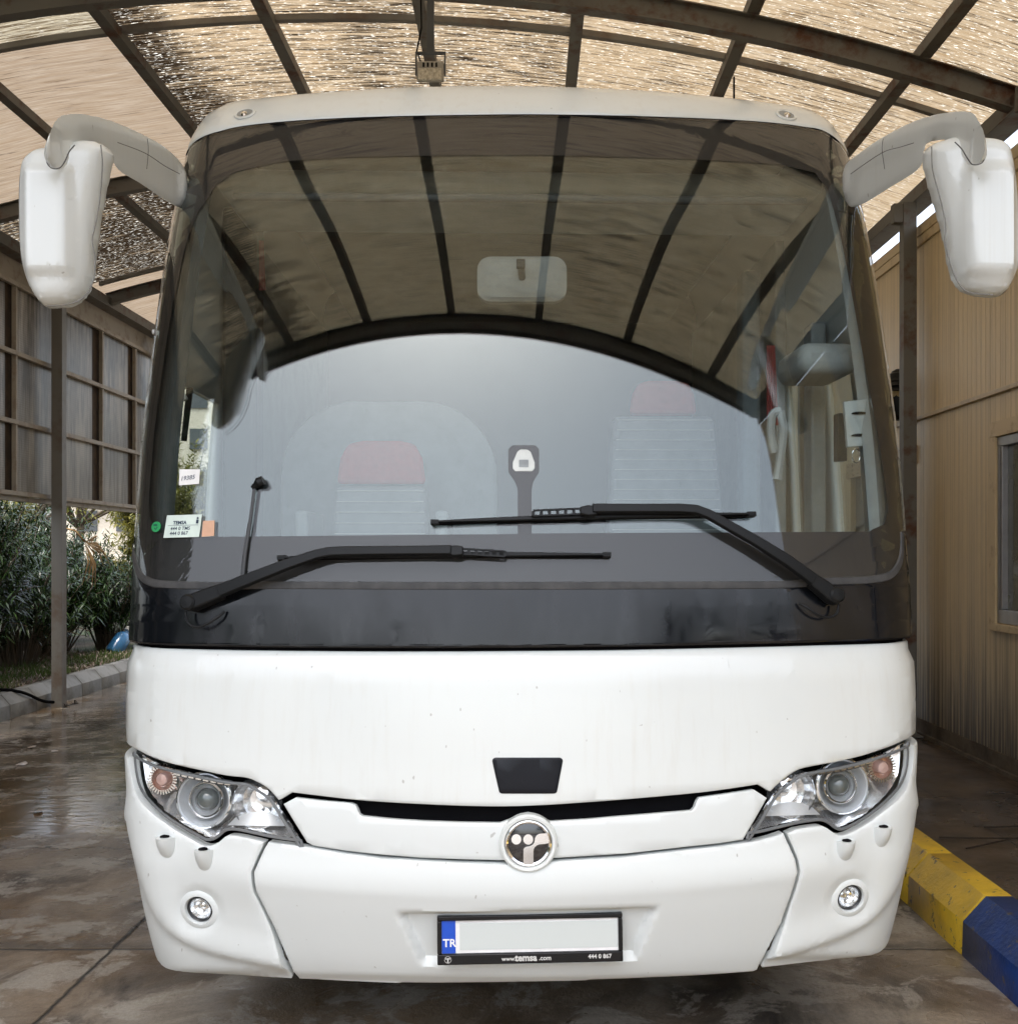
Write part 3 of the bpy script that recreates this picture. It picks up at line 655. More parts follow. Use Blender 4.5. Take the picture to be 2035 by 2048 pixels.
# floodlight on the purlin
fl = thing('floodlight', (-.70, 7.0, 4.9), 'grey finned floodlight clamped under a roof purlin above the bus', 'floodlight')
fc = at(861, 148, 6.2); fz = fc.z
hb = MB().box((fc.x - .075, 6.17, fz - .045), (fc.x + .075, 6.21, fz + .06)); obj('housing', hb, pm('flood_grey', (.36, .34, .30), .5), fl, bevel=.005)
obj('glass_front', MB().box((fc.x - .066, 6.150, fz - .052), (fc.x + .066, 6.169, fz + .012)), pm('flood_glass', (.62, .58, .48), .2, scale=60, col2=(.3, .27, .22), coat=.5), fl, bevel=.003)
sl = MB()
for k in range(4): sl.box((fc.x - .042 + k * .024, 6.166, fz + .026), (fc.x - .032 + k * .024, 6.1695, fz + .05))
obj('slot', sl, BLACKM, fl)
obj('mounting_bracket', MB().box((fc.x - .085, 6.18, fz - .01), (fc.x - .077, 6.21, fz + .11)).box((fc.x + .077, 6.18, fz - .01), (fc.x + .085, 6.21, fz + .11)).box((fc.x - .085, 6.18, fz + .1105), (fc.x + .085, 6.21, fz + .118)).box((fc.x - .02, 6.18, fz + .1185), (fc.x + .02, 6.21, roof_h(fc.x) - .09)), DGREY, fl)
obj('cable', MB().tube([(fc.x - .05, 6.2, fz + .05), (fc.x - .08, 6.22, fz + .14), (fc.x - .055, 6.24, fz + .28), (fc.x - .06, 6.25, fz + .45)], .005, 6), BLACKM, fl)

# ------------------------------------------------------------------ vegetation
def m_leaf(name, a, b, rough=.32, tr=.25):
    m, nt, n, l, p = nodes(name); geo = n.new('ShaderNodeNewGeometry')
    c = mixc(n, l, geo.outputs['Random Per Island'], a, b); c = mixc(n, l, mth(n, l, 'MULTIPLY', noise(n, l, mapped(n, l), 3, 3), .5), c, tuple(x * .6 for x in a))
    l.new(c, p.inputs['Base Color']); p.inputs['Roughness'].default_value = rough; p.inputs['Specular IOR Level'].default_value = .6
    tl = n.new('ShaderNodeBsdfTranslucent'); l.new(c, tl.inputs[0]); mx = n.new('ShaderNodeMixShader'); mx.inputs[0].default_value = tr
    l.new(p.outputs[0], mx.inputs[1]); l.new(tl.outputs[0], mx.inputs[2]); l.new(mx.outputs[0], n['Material Output'].inputs[0]); return m
OLE = m_leaf('oleander_leaf', (.014, .035, .009), (.045, .085, .022), .24, .12); OLY = m_leaf('yellow_green_leaf', (.16, .17, .035), (.30, .26, .05), .5, .35)
GRN = m_leaf('dark_leaf', (.035, .07, .02), (.07, .11, .03), .5); GRASSM = m_leaf('grass_blade', (.06, .12, .02), (.12, .17, .03), .6, .3)
BARK = pm('bark', (.10, .075, .05), .85, scale=20, bmp=.5)
def leaf(m, p, d, L, w, droop, rnd):
    d = d.normalized(); s = d.cross(Vector((rnd.uniform(-.3, .3), rnd.uniform(-.3, .3), 1))).normalized() * w
    p1 = p + d * L * .45 + Vector((0, 0, -droop * .25)); p2 = p + d * L + Vector((0, 0, -droop))
    o = len(m.v); up = s.cross(d) * .15
    m.v += [tuple(p), tuple(p1 - s + up), tuple(p1 + s + up), tuple(p2), tuple(p1)]; m.f += [(o, o + 4, o + 1), (o, o + 2, o + 4), (o + 1, o + 4, o + 3), (o + 4, o + 2, o + 3)]
def oleander(loc, h, r, seed, stems=34, dens=2.1, L=.15, label='', mat=OLE, name='oleander_shrub', whorls=11, w=.011, cat='shrub', group='shrubs behind the left kerb'):
    rnd = random.Random(seed); t = thing(name, loc, label, cat, group); B = Vector(loc); lm = MB(); sm_ = MB()
    for i in range(int(stems * dens)):
        a = rnd.uniform(0, 6.283); rr = r * math.sqrt(rnd.random()); tip = B + Vector((rr * math.cos(a), rr * math.sin(a), h * (1 - .30 * (rr / r)**2) * rnd.uniform(.30, 1.08)))
        root = B + Vector((rr * .25 * math.cos(a), rr * .25 * math.sin(a), 0)); mid = (root + tip) / 2 + Vector((rnd.uniform(-.1, .1), rnd.uniform(-.1, .1), h * .12))
        pts = [root, (root + mid) / 2 + Vector((0, 0, .05)), mid, (mid + tip) / 2 + Vector((0, 0, .04)), tip]; sm_.tube(pts, [.012, .01, .008, .006, .003], 5)
        segs_ = [(pts[j], pts[j + 1]) for j in range(1, 4)]
        for b in range(3):   # side twigs
            q = pts[2].lerp(pts[4], rnd.uniform(0, .6)); e = q + Vector((rnd.uniform(-.35, .35), rnd.uniform(-.35, .35), rnd.uniform(-.05, .35))); segs_.append((q, e))
        for q, e in segs_:
            ax = (e - q).normalized(); nW = max(2, int(whorls * (e - q).length / .5))
            for k in range(nW):
                p = q.lerp(e, (k + rnd.random()) / nW); u = ax.orthogonal().normalized(); v_ = ax.cross(u); a0 = rnd.uniform(0, 6.28)
                for j in range(3):
                    an = a0 + j * 2.09; leaf(lm, p, ax * rnd.uniform(.35, .9) + (u * math.cos(an) + v_ * math.sin(an)), L * rnd.uniform(.6, 1.15), w, rnd.uniform(0, .06), rnd)
    obj('foliage', lm, mat, t, recalc=False); obj('stems', sm_, BARK, t); return t
oleander((-5.9, 9.9, .2), 2.5, .95, 1, 50, label='dense dark oleander shrub at the left picture edge, nearest of the hedge')
oleander((-6.0, 11.5, .2), 2.6, .95, 2, 50, label='tall oleander shrub with narrow glossy leaves right behind the steel post')
oleander((-6.1, 13.1, .2), 1.9, .85, 3, 40, label='oleander shrub beyond the steel post, its low sprays reaching the leaf litter')
oleander((-6.3, 14.3, .2), 1.5, .7, 4, 30, label='small oleander shrub beside the bus edge, behind the blue bottle')
oleander((-7.7, 11.4, .2), 2.9, 1.2, 5, 50, label='taller oleander shrub in the back row, seen between the front ones')
oleander((-6.5, 14.9, .2), 2.0, .95, 33, 44, label='dark oleander nearest the bus edge, in front of the yellow-green shrub')
oleander((-7.4, 16.6, .2), 2.2, 1.0, 34, 40, label='dark oleander behind the one nearest the bus edge, hiding the foot of the tree')
oleander((-9.6, 16.4, .2), 2.4, 1.2, 35, 40, label='dark oleander farthest back between the steel post and the tree trunk')
oleander((-5.95, 15.6, .2), 1.5, .6, 36, 36, label='low oleander squeezed between the kerb and the bus edge, smallest of the hedge')
oleander((-8.2, 13.6, .2), 2.0, 1.2, 31, 40, label='broad dark oleander in the back row, under the yellow-green shrub')
oleander((-8.6, 9.6, .2), 2.9, 1.3, 32, 40, label='broad dark oleander in the back row at the left picture edge')
oleander((-5.9, 8.0, .2), 2.1, .9, 6, 34, label='oleander shrub on the camera side of the hedge, left of the frame')
oleander((-5.9, 5.6, .2), 2.3, .95, 8, 30, label='oleander shrub outside the left frame, seen only as a dark reflection in the windscreen')
oleander((-5.8, 3.2, .2), 2.6, 1.0, 9, 30, label='high oleander shrub near the shelter entrance, reflected at the windscreen edge')
oleander((-8.2, 17.0, .2), 2.6, 1.4, 10, 40, L=.12, mat=OLY, whorls=22, w=.016, name='yellow_shrub', label='sunlit yellow-green shrub glowing in the gap behind the oleanders')
oleander((-6.1, 18.9, .2), 3.6, 1.25, 11, 60, L=.14, mat=OLY, whorls=18, w=.018, name='yellow_shrub', label='yellow-green bush seen through the left cab window')
# dark cypress at the mouth of the bay, seen only as a reflection
def column_tree(loc, h, r, seed, label):
    rnd = random.Random(seed); t = thing('cypress_tree', loc, label, 'tree', 'cypresses at the mouth of the bay'); B = Vector(loc); tm = MB(); lm = MB(); tm.tube([B, B + Vector((0, 0, h * .9))], [.12, .02], 7)
    for k in range(9000):
        z = h * rnd.random() ** .8; a = rnd.uniform(0, 6.283); rr = r * (1 - (z / h) ** 2 * .75) * rnd.uniform(.35, 1.05); p = B + Vector((rr * math.cos(a), rr * math.sin(a), z + .1))
        leaf(lm, p, Vector((math.cos(a) * .4, math.sin(a) * .4, 1)), rnd.uniform(.12, .3), .035, 0, rnd)
    obj('crown', lm, GRN, t, recalc=False); obj('trunk', tm, BARK, t)
column_tree((-5.35, -.25, .0), 6.0, .7, 53, 'dark cypress farthest behind the camera on the left')
column_tree((-5.5, .9, .0), 6.2, .75, 51, 'dense dark cypress by the left mouth of the bay, behind the camera')
column_tree((-5.6, 2.3, .0), 6.0, .75, 52, 'second dense dark cypress by the left wall, nearer the bus')
# trees / hillside beyond
def tree(loc, h, r, seed, label, mat=GRN, n=2600, size=.14):
    rnd = random.Random(seed); t = thing('tree', loc, label, 'tree', 'trees beyond the shelter'); B = Vector(loc); tm = MB(); lm = MB()
    tm.tube([B, B + Vector((.1, 0, h * .3)), B + Vector((-.05, .1, h * .6))], [.16, .12, .06], 8)
    cl = [(B + Vector((rnd.gauss(0, r * .5), rnd.gauss(0, r * .5), h * rnd.uniform(.35, .95)))) for _ in range(16)]
    for c in cl: tm.tube([B + Vector((0, 0, h * .3)), (B + Vector((0, 0, h * .45))).lerp(c, .6), c], [.06, .035, .012], 5)
    for k in range(n):
        c = rnd.choice(cl); p = c + Vector((rnd.gauss(0, r * .22), rnd.gauss(0, r * .22), rnd.gauss(0, r * .18)))
        leaf(lm, p, Vector((rnd.uniform(-1, 1), rnd.uniform(-1, 1), rnd.uniform(-.6, .6))), size * rnd.uniform(.6, 1.3), size * .2, .03, rnd)
    obj('crown', lm, mat, t, recalc=False); obj('trunk', tm, BARK, t); return t
tree((-11, 24, .4), 5, 2.2, 21, 'dark green tree behind the left screen, farthest to the back')
tree((-12, 16, .4), 4.2, 2.0, 22, 'bushy tree behind the hedge, left of the yellow-green shrub')
tree((-11.5, 9.5, .4), 4.5, 2.0, 23, 'bushy tree behind the near oleanders at the left edge')
tree((-13.5, 33, 1), 4.5, 2.4, 24, 'pale green tree seen through the cab side window below the flats', OLY)
# apartment building on the slope, seen through the side window
ap = thing('apartment_building', (-27, 75, 0), 'pale apartment block on the far slope, seen through the left cab window', 'building')
obj('wall', MB().box((-32, 75, 0), (-16, 84, 19)), pm('pale_render', (.62, .57, .48), .8), ap)
WD = pm('window_dark', (.07, .08, .09), .3)
for r_ in range(6):
    for c_ in range(6): x = -30.5 + c_ * 2.5; z = 3 + r_ * 2.8; obj('window', MB().box((x, 74.9, z), (x + 1.2, 74.98, z + 1.4)), WD, ap)
for r_ in range(4): obj('balcony', MB().box((-31, 74.0, 5.2 + r_ * 2.8), (-24, 74.89, 5.5 + r_ * 2.8)), pm('balcony_render', (.7, .68, .62), .7), ap)
for k_, (x, y, h, r, w) in enumerate(((-5.2, -9.5, 4.6, 1.9, 'nearest the bay on the left'), (-9.5, -8, 5.0, 2.2, 'farther left'), (-14, -12, 6, 2.6, 'farthest left'), (6.0, -8.5, 4.6, 1.9, 'nearest the bay on the right'), (10, -9, 5.2, 2.4, 'farthest right'))):
    tree((x, y, 0), h, r, 60 + k_, 'dark bushy tree across the yard behind the camera, ' + w, GRN, 3600, .22)
for k_, (x, y, w) in enumerate(((-3.5, 27, 'left of the bus axis'), (1.5, 28, 'in line with the bus'), (6, 27, 'to the right'))):
    tree((x, y, 0), 4.8, 2.3, 80 + k_, 'dark tree at the far end of the yard, ' + w, GRN, 3000, .24)
# dried palm frond
fr = thing('dead_palm_leaf', (-5.3, 13.05, 1.3), 'dry yellow-brown fan palm leaf hanging in the oleander right of the steel post', 'palm leaf')
fm_ = MB(); rnd = random.Random(5)
for k in range(13):
    a = R(-100 + k * 9); L = rnd.uniform(.42, .62); b = Vector((-5.25, 13.05, 1.72)); 
    e = b + Vector((.1 * math.sin(k), math.cos(a) * L * 1.0 + .0, math.sin(a) * L)); mm_ = (b + e) / 2 + Vector((.06, 0, .03)); s = Vector((0, .0, 0)); 
    nrm = (e - b).cross(Vector((1, 0, 0))).normalized() * .018
    fm_.add([b, mm_ - nrm, e, mm_ + nrm, mm_ + Vector((.015, 0, 0))], [(0, 1, 4), (0, 4, 3), (1, 2, 4), (4, 2, 3)])
fm_.tube([(-5.25, 13.05, 1.72), (-5.34, 13.0, 1.85), (-5.5, 12.9, 1.9)], .012, 6)
obj('fronds', fm_, pm('dry_palm', (.42, .27, .11), .7, col2=(.20, .12, .05), scale=14), fr, recalc=False)
# leaf litter, grass
rnd = random.Random(11); lm = MB()
for k in range(12000):
    x = -5.15 - 1.9 * rnd.random() ** 1.5; y = rnd.uniform(8.5, 15); p = Vector((x, y, .215 + .03 * rnd.random())); leaf(lm, p, Vector((rnd.uniform(-1, 1), rnd.uniform(-1, 1), rnd.uniform(-.1, .5))), rnd.uniform(.03, .09), .009, .0, rnd)
def m_litter():
    m, nt, n, l, p = nodes('leaf_litter'); geo = n.new('ShaderNodeNewGeometry'); l.new(ramp(n, l, geo.outputs['Random Per Island'], [(0., (.10, .065, .04)), (.45, (.20, .15, .11)), (.75, (.36, .31, .27)), (1., (.16, .09, .07))]), p.inputs['Base Color']); p.inputs['Roughness'].default_value = .5; return m
tag(obj('leaf_litter', lm, m_litter(), recalc=False), 'brown fallen leaves covering the bed behind the kerb', 'leaf litter', kind='stuff')
gmv = MB()
for k in range(3800):
    c = rnd.choice([(-5.3, 9.9, .35), (-5.3, 12.2, .2), (-5.35, 13.6, .5), (-5.3, 10.6, .3), (-5.55, 11.6, .3), (-5.9, 12.8, .5), (-5.5, 14.4, .6)]); p = Vector((min(c[0] + rnd.gauss(0, c[2] * .5), -5.14), c[1] + rnd.gauss(0, c[2]), .2))
    leaf(gmv, p, Vector((rnd.uniform(-.5, .5), rnd.uniform(-.5, .5), 1)), rnd.uniform(.05, .16), .004, -.0, rnd)
tag(obj('grass', gmv, GRASSM, recalc=False), 'short green weeds growing in tufts behind the kerb', 'grass', kind='stuff')
# hose, bottle, ball-like seed pods, floating leaves
tag(obj('hose', MB().tube(smoothpoly([(-5.5, 10.35, .24), (-5.2, 10.62, .27), (-5.0, 10.85, .22), (-4.9, 11.1, .10), (-4.86, 11.28, .06)], 6), .016, 8), BLACKM), 'black hose drooping over the kerb to the foot of the steel post', 'hose')
jug = thing('water_bottle', (-5.57, 15, .25), 'blue plastic water bottle with a pale cap lying on the bed by the bus edge', 'bottle')
bc = at(238, 1288, 15.0); obj('bottle_body', MB().lathe([(0, -.17), (.10, -.165), (.115, -.14), (.115, .10), (.09, .15), (.035, .19), (.03, .22), (0, .222)], bc, (.3, .6, .75), 20), pm('blue_plastic', (.05, .20, .42), .15, coat=1, scale=4), jug)
obj('cap', MB().lathe([(0, .225), (.045, .226), (.045, .28), (0, .282)], bc, (.3, .6, .75), 14), pm('cap_white', (.7, .7, .66), .5), jug)
for _o in (): pass
PODM = pm('dark_pod', (.02, .015, .01), .8)
for i, (px, py) in enumerate(((131, 1418), (149, 1411))):
    y = 1.6 * F / (py + 4 - CY); c = at(px, py, y); c.z = .035; m = MB(); rp = random.Random(i)
    m.lathe([(0, -.03), (.024, -.018), (.03, 0), (.024, .018), (0, .03)], c, (0, 0, 1), 10)
    for k in range(16): d = Vector((rp.gauss(0, 1), rp.gauss(0, 1), abs(rp.gauss(0, 1)))).normalized(); m.bar(c, c + d * .045, .004, .004, (d.y, d.z, d.x))
    tag(obj('seed_pod', m, PODM), ['spiky dark seed pod on the wet ground, the one nearer the steel post', 'spiky dark seed pod on the wet ground, the one nearer the bus'][i], 'seed pod', 'seed pods on the wet ground')
LW = pm('pale_wet_leaf', (.62, .50, .40), .3, coat=.5, scale=30)
scr = [((168, 1530), .05, 'pale torn leaf lying on the brown puddle left of the bus'), ((63, 1497), .03, 'small pale leaf on the puddle above the larger torn leaf'), ((110, 1505), .025, 'tiny curled leaf on the puddle between the kerb and the bus'), ((78, 1625), .03, 'small pale leaf on the dull wet concrete near the left edge')]
for i, ((px, py), s, lb) in enumerate(scr):
    y = 1.6 * F / (py - CY); c = at(px if i else 45, py, y); rp = random.Random(i + 4); m = MB()
    pts = [(c.x + s * math.cos(a) * rp.uniform(.6, 1.4), c.y + s * 1.5 * math.sin(a) * rp.uniform(.6, 1.3), .006 + .012 * rp.random()) for a in [k * .9 for k in range(7)]]
    m.add(pts + [(c.x, c.y, .02)], [(k, (k + 1) % 7, 7) for k in range(7)]); tag(obj('fallen_leaf', m, LW, recalc=False), lb, 'leaf', 'single leaves on the wet ground')
TW = pm('twig', (.03, .02, .012), .8)
for i, (a, b, lb) in enumerate((((2.0, 5.35), (2.75, 5.2), 'long thin dark twig nearest the yellow kerb'), ((2.05, 5.15), (2.62, 5.4), 'thin dark twig crossing the long one by the kerb'), ((2.3, 5.55), (2.9, 5.5), 'dark twig lying nearer the building wall'))):
    tag(obj('twig', MB().tube([(a[0], a[1], .212), ((a[0] + b[0]) / 2, (a[1] + b[1]) / 2 + .02, .222), (b[0], b[1], .212)], .004, 5), TW), lb, 'twig', 'twigs on the right pavement')

# ------------------------------------------------------------------ the bus (local coordinates, nose at the origin, +y to the rear)
bus = thing('bus', (0, D0, 0), 'white coach parked nose-on under the canopy, with a huge dark windscreen and drooping white mirrors', 'bus', rz=YAW)
def bobj(name, mb, mat, parent=None, **k):
    return obj(name, mb, mat, parent or bus, local=True, **k)
TE = 1.045
def side(t, pts):   # points running along the wrap-around edge
    return [(t, z) for z in pts]
def zr(a, b, n=14): return [a + (b - a) * i / n for i in range(n + 1)]
# windscreen outline
wtop = [(430, 266), (480, 254), (560, 245), (650, 239), (750, 235), (850, 232.5), (950, 231), (1045, 230), (1150, 231), (1250, 233), (1350, 236), (1450, 240), (1550, 247), (1610, 255), (1650, 264)]
zt_l, zt_r = 3.0, 3.0
top = PX(wtop); cl_ = [(-TE, 2.80), (-TE, 2.90), (-1.0, 2.985), (-.955, 3.03)]; cr_ = [(-a, b) for a, b in reversed(cl_)]
ztop = smoothpoly([cl_[1], cl_[2], cl_[3]] + top + [cr_[0], cr_[1], cr_[2]], 4)
zb = P2(1045, 1166)[1]
SL = PX([(268, 1072), (269, 1115), (279, 1143), (300, 1159), (340, 1164), (420, 1166)]); SR = PX([(1803, 1062), (1802, 1105), (1792, 1133), (1771, 1149), (1731, 1155), (1651, 1158)])
seal_path = smoothpoly(SL + [(x, zb) for x in (-.6, -.4, -.2, 0, .2, .4, .6)] + SR[::-1], 4)
wbot = [(TE, SR[0][1] + .01)] + seal_path[::-1] + [(-TE, SL[0][1] + .01)]
wpoly = ztop + side(TE, zr(2.8, SR[0][1] + .03)) + wbot + side(-TE, zr(SL[0][1] + .03, 2.8))[:-1]
ws = panel('windscreen', wpoly, GLASS, bus, step=.045, thick=0, rim=0)
panel('inner_glass_layer', [(t * .998, z) for t, z in wpoly], GLASS2, ws, step=.045, thick=0, rim=0, off=-.010)
# frit border: strip between the outline and the clear opening
clear = [(430, 366), (470, 340), (560, 320), (700, 311), (850, 308), (1045, 307), (1250, 311), (1400, 316), (1560, 326), (1630, 342), (1658, 380), (1680, 460), (1700, 560), (1722, 680), (1745, 800), (1763, 900), (1775, 980), (1779, 1020), (1770, 1048), (1740, 1062),
         (1600, 1063), (1400, 1064), (1200, 1065), (1063, 1066), (1063, 1020), (1063, 975), (1066, 962), (1078, 942), (1078, 920), (1078, 897), (1070, 889), (1047, 889), (1024, 889), (1016, 897), (1016, 920), (1016, 942), (1030, 962), (1035, 975), (1035, 1020), (1035, 1067), (900, 1068), (700, 1070), (500, 1072), (350, 1073), (310, 1062), (295, 1035), (294, 990), (300, 920), (312, 800), (328, 690), (345, 590), (365, 500), (390, 425)]
cuv = PX(clear)
fb = bmesh.new(); OFR = -.007
def frit_build():
    # outer ring, hole ring -> triangle fill, then refine
    bm = bmesh.new(); o = [bm.verts.new((t * KT, z, 0)) for t, z in densify([p for i, p in enumerate(wpoly)], 1, True)]; h = [bm.verts.new((t * KT, z, 0)) for t, z in densify(cuv, 2, True)]
    es = [bm.edges.new((a, b)) for L in (o, h) for a, b in zip(L, L[1:] + L[:1])]
    bmesh.ops.triangle_fill(bm, use_beauty=True, use_dissolve=False, edges=es, normal=(0, 0, 1))
    us = [v.co.x for v in bm.verts]; vs = [v.co.y for v in bm.verts]
    for gx in np.arange(min(us), max(us), .07): bmesh.ops.bisect_plane(bm, geom=bm.verts[:] + bm.edges[:] + bm.faces[:], plane_co=(gx, 0, 0), plane_no=(1, 0, 0), dist=1e-6)
    for gy in np.arange(min(vs), max(vs), .07): bmesh.ops.bisect_plane(bm, geom=bm.verts[:] + bm.edges[:] + bm.faces[:], plane_co=(0, gy, 0), plane_no=(0, 1, 0), dist=1e-6)
    for v in bm.verts: v.co = S(v.co.x / KT, v.co.y, OFR)
    bmesh.ops.recalc_face_normals(bm, faces=bm.faces); me = bpy.data.meshes.new('frit_border'); bm.to_mesh(me); bm.free(); me.materials.append(FRIT); me.shade_smooth()
    ob = bpy.data.objects.new('frit_border', me); COL.objects.link(ob); ob.parent = ws
frit_build(); fb.free()
# seal under the windscreen
def ribbon(pts, w, h, off, n=5):
    """flat strip lying on the surface along (t, z) points"""
    q = smoothpoly(pts, n); m = MB()
    for i, (t, z) in enumerate(q):
        a = q[max(i - 1, 0)]; b = q[min(i + 1, len(q) - 1)]; d = (S0(*b) - S0(*a)).normalized(); nn = N(t, z); s = d.cross(nn).normalized() * w / 2; c = S0(t, z)
        for o_, e in ((off, -1), (off + h * .8, -.75), (off + h, 0), (off + h * .8, .75), (off, 1)): m.v.append(tuple(c + nn * o_ + s * e))
    for i in range(len(q) - 1):
        for k in range(4): a = i * 5 + k; m.f.append((a, a + 1, a + 6, a + 5))
    return m
bobj('windscreen_seal', ribbon([(t, z - .008) for t, z in seal_path], .026, .007, -.003, 1), RUBBER)
bobj('top_seal', ribbon(ztop[2:-2], .014, .004, -.004, 2), BLACKM)
# black lower panel
zk = lambda px, py: P2(px, py)[1]
bl = [(-TE, zk(300, 1268)), (-TE + .004, zk(300, 1281)), (-1.02, zk(330, 1289))] + PX([(400, 1292), (600, 1295), (800, 1296), (1045, 1295), (1250, 1293), (1450, 1289), (1650, 1284)]) + [(1.02, zk(1760, 1280)), (TE - .004, zk(1780, 1272)), (TE, zk(1790, 1260))]
btop = [(t, z - .013) for t, z in seal_path[::-1]]
btop = [(TE, SR[0][1] - .004), (SR[0][0] + .012, SR[0][1] - .006)] + btop[2:-2] + [(SL[0][0] - .012, SL[0][1] - .006), (-TE, SL[0][1] - .004)]
bp = smoothpoly(bl, 3) + side(TE, zr(bl[-1][1] + .02, SR[0][1] - .03, 8)) + btop + side(-TE, zr(SL[0][1] - .03, bl[0][1] + .02, 8))
panel('lower_black_panel', bp, BLACKG, bus, step=.05, thick=.012)
# hood
hood_top = [(t, z - .009) for t, z in bl]
LHT = [(261, 1499), (292, 1517), (334, 1532), (386, 1544), (448, 1557), (486, 1561), (507, 1568), (532, 1584), (548, 1597)]
RHT = [(1823, 1480), (1790, 1496), (1731, 1516), (1673, 1530), (1633, 1537), (1600, 1545), (1577, 1560), (1555, 1578), (1540, 1597)]
hb_l = [(268, 1497), (294, 1511), (336, 1526), (388, 1538), (450, 1551), (488, 1555), (509, 1562), (536, 1578), (556, 1600)]
hb_m = [(560, 1599), (583, 1585), (640, 1592), (711, 1600), (780, 1605), (855, 1609), (930, 1612), (1011, 1613), (1094, 1610), (1170, 1605), (1250, 1599), (1375, 1588), (1450, 1579), (1516, 1569), (1538, 1582)]
hb_r = [(1541, 1583), (1553, 1571), (1575, 1553), (1598, 1539), (1632, 1531), (1672, 1524), (1730, 1510), (1788, 1490), (1815, 1478)]
hl = PX(smoothpoly(hb_l, 3) + hb_m[:2] + smoothpoly(hb_m[1:14], 3) + [hb_m[14]] + smoothpoly(hb_r, 3))
zl = P2(262, 1494)[1]; zrr = P2(1822, 1475)[1]
hpoly = smoothpoly(list(reversed(hood_top)), 3)
hpoly = hpoly + side(-TE, zr(hood_top[0][1] - .03, zl + .004, 8)) + hl + side(TE, zr(zrr + .004, hood_top[-1][1] - .03, 8))
def smst(x): x = max(0., min(1., x)); return x * x * (3 - 2 * x)
def hood_disp(px, py):
    y = 1322 - 12 * abs((px - 1045) / 780)**2
    return -.016 * (1 - smst((py - 1296) / (y - 1290 + 10)))
hood = panel('hood', hpoly, WHITE, bus, step=.04, disp=hood_disp)
bobj('hood_gap_shade', ribbon([(t, z - .004) for t, z in bl], .07, .004, -.032, 3), BLACKM)  # black strip added so the gap above the hood reads as shade
# camera badge panel on the hood
bd = PX(arc(991, 1522, 7, 7, 180, 90, 3) + arc(1118, 1522, 7, 7, 90, 0, 3) + arc(1107, 1580, 7, 7, 0, -90, 3) + arc(1004, 1580, 7, 7, -90, -180, 3))
panel('sensor_cover', bd, pm('sensor_black', (.004, .005, .009), .35, coat=.05, spec=.2), hood, step=.04, off=.004, thick=.004, rim=.002)
# black sheet behind the front panels, painting the shade seen in the gaps
cv = MB(); ts = [i / 19.2 for i in range(-20, 21)]; zs = zr(.34, zb - .01, 24)
for z in zs:
    for t in ts: cv.v.append(tuple(S(t * .99, z, -.14)))
for i in range(len(zs) - 1):
    for k in range(len(ts) - 1): a = i * 41 + k; cv.f.append((a, a + 1, a + 42, a + 41))
bobj('gap_shade_sheet', cv, BLACKM)
# grille panel
gt = [(565, 1609), (589, 1596), (640, 1602), (700, 1607), (709, 1611), (713, 1618), (717, 1629), (723, 1633), (780, 1639), (839, 1643), (920, 1646), (1000, 1647), (1018, 1640), (1040, 1629), (1056, 1626), (1072, 1629), (1092, 1640), (1100, 1644), (1170, 1640), (1250, 1633), (1384, 1622), (1390, 1616), (1395, 1602), (1400, 1596), (1450, 1589), (1509, 1580), (1535, 1597)]
gb = [(1490, 1676), (1487, 1681), (1440, 1688), (1375, 1695), (1250, 1709), (1103, 1718), (1050, 1722), (999, 1722), (917, 1720), (840, 1717), (761, 1711), (690, 1703), (625, 1693), (612, 1686)]
GL = panel('grille_panel', PX(densify(gt, 2) + densify(gb, 2)), WHITE2, bus, step=.04, off=-.004)
bobj('grille_void', ribbon(PX([(640, 1606), (800, 1622), (950, 1629), (1056, 1630), (1200, 1622), (1330, 1608), (1450, 1592)]), .16, .012, -.06), BLACKM)
# centre bumper
seamL = [(534, 1684), (523, 1712), (512, 1741), (514, 1761), (517, 1780), (549, 1855), (587, 1962), (592, 1972)]
seamR = [(1567, 1667), (1577, 1692), (1586, 1717), (1589, 1739), (1580, 1780), (1560, 1849), (1520, 1942), (1515, 1952)]
cbt = [(536, 1685), (590, 1692), (612, 1695), (690, 1708), (761, 1717), (840, 1722), (917, 1726), (999, 1728), (1050, 1728), (1103, 1724), (1250, 1715), (1375, 1701), (1440, 1694), (1488, 1687), (1520, 1681), (1567, 1669)]
cbb = [(1510, 1952), (1400, 1962), (1250, 1971), (1130, 1976), (1000, 1980), (870, 1981), (761, 1980), (680, 1977), (597, 1972)]
def ycrease(px): u = (px - 1050) / 530; return 1789 - 34 * u * u - 7 * u
def inq(px, py, q):
    d = 1e9
    for i in range(len(q)):
        (x0, y0), (x1, y1) = q[i], q[(i + 1) % len(q)]; L = math.hypot(x1 - x0, y1 - y0); d = min(d, ((x1 - x0) * (py - y0) - (y1 - y0) * (px - x0)) / L)
    return d
PLQ = [(797, 1823), (1312, 1811), (1272, 1922), (843, 1933)]
def cb_disp(px, py):
    yc = ycrease(px); v = .020 * (smst((py - yc + 85) / 85) if py < yc else 1) if py < yc else .020 - .034 * max(0, min(1, (py - yc) / 190))
    v -= .024 * smst((inq(px, py, PLQ) + 3) / 13)
    v -= .012 * smst((py - (1955 - 6 * abs((px - 1045) / 480))) / 26)
    return v
CB = panel('centre_bumper', PX(densify(cbt, 2)[:-1] + densify(seamR, 2)[:-1] + densify(cbb, 2)[:-1] + densify(list(reversed(seamL)), 2)[:-1]), WHITE2, bus, step=.011, disp=cb_disp, thick=.03)
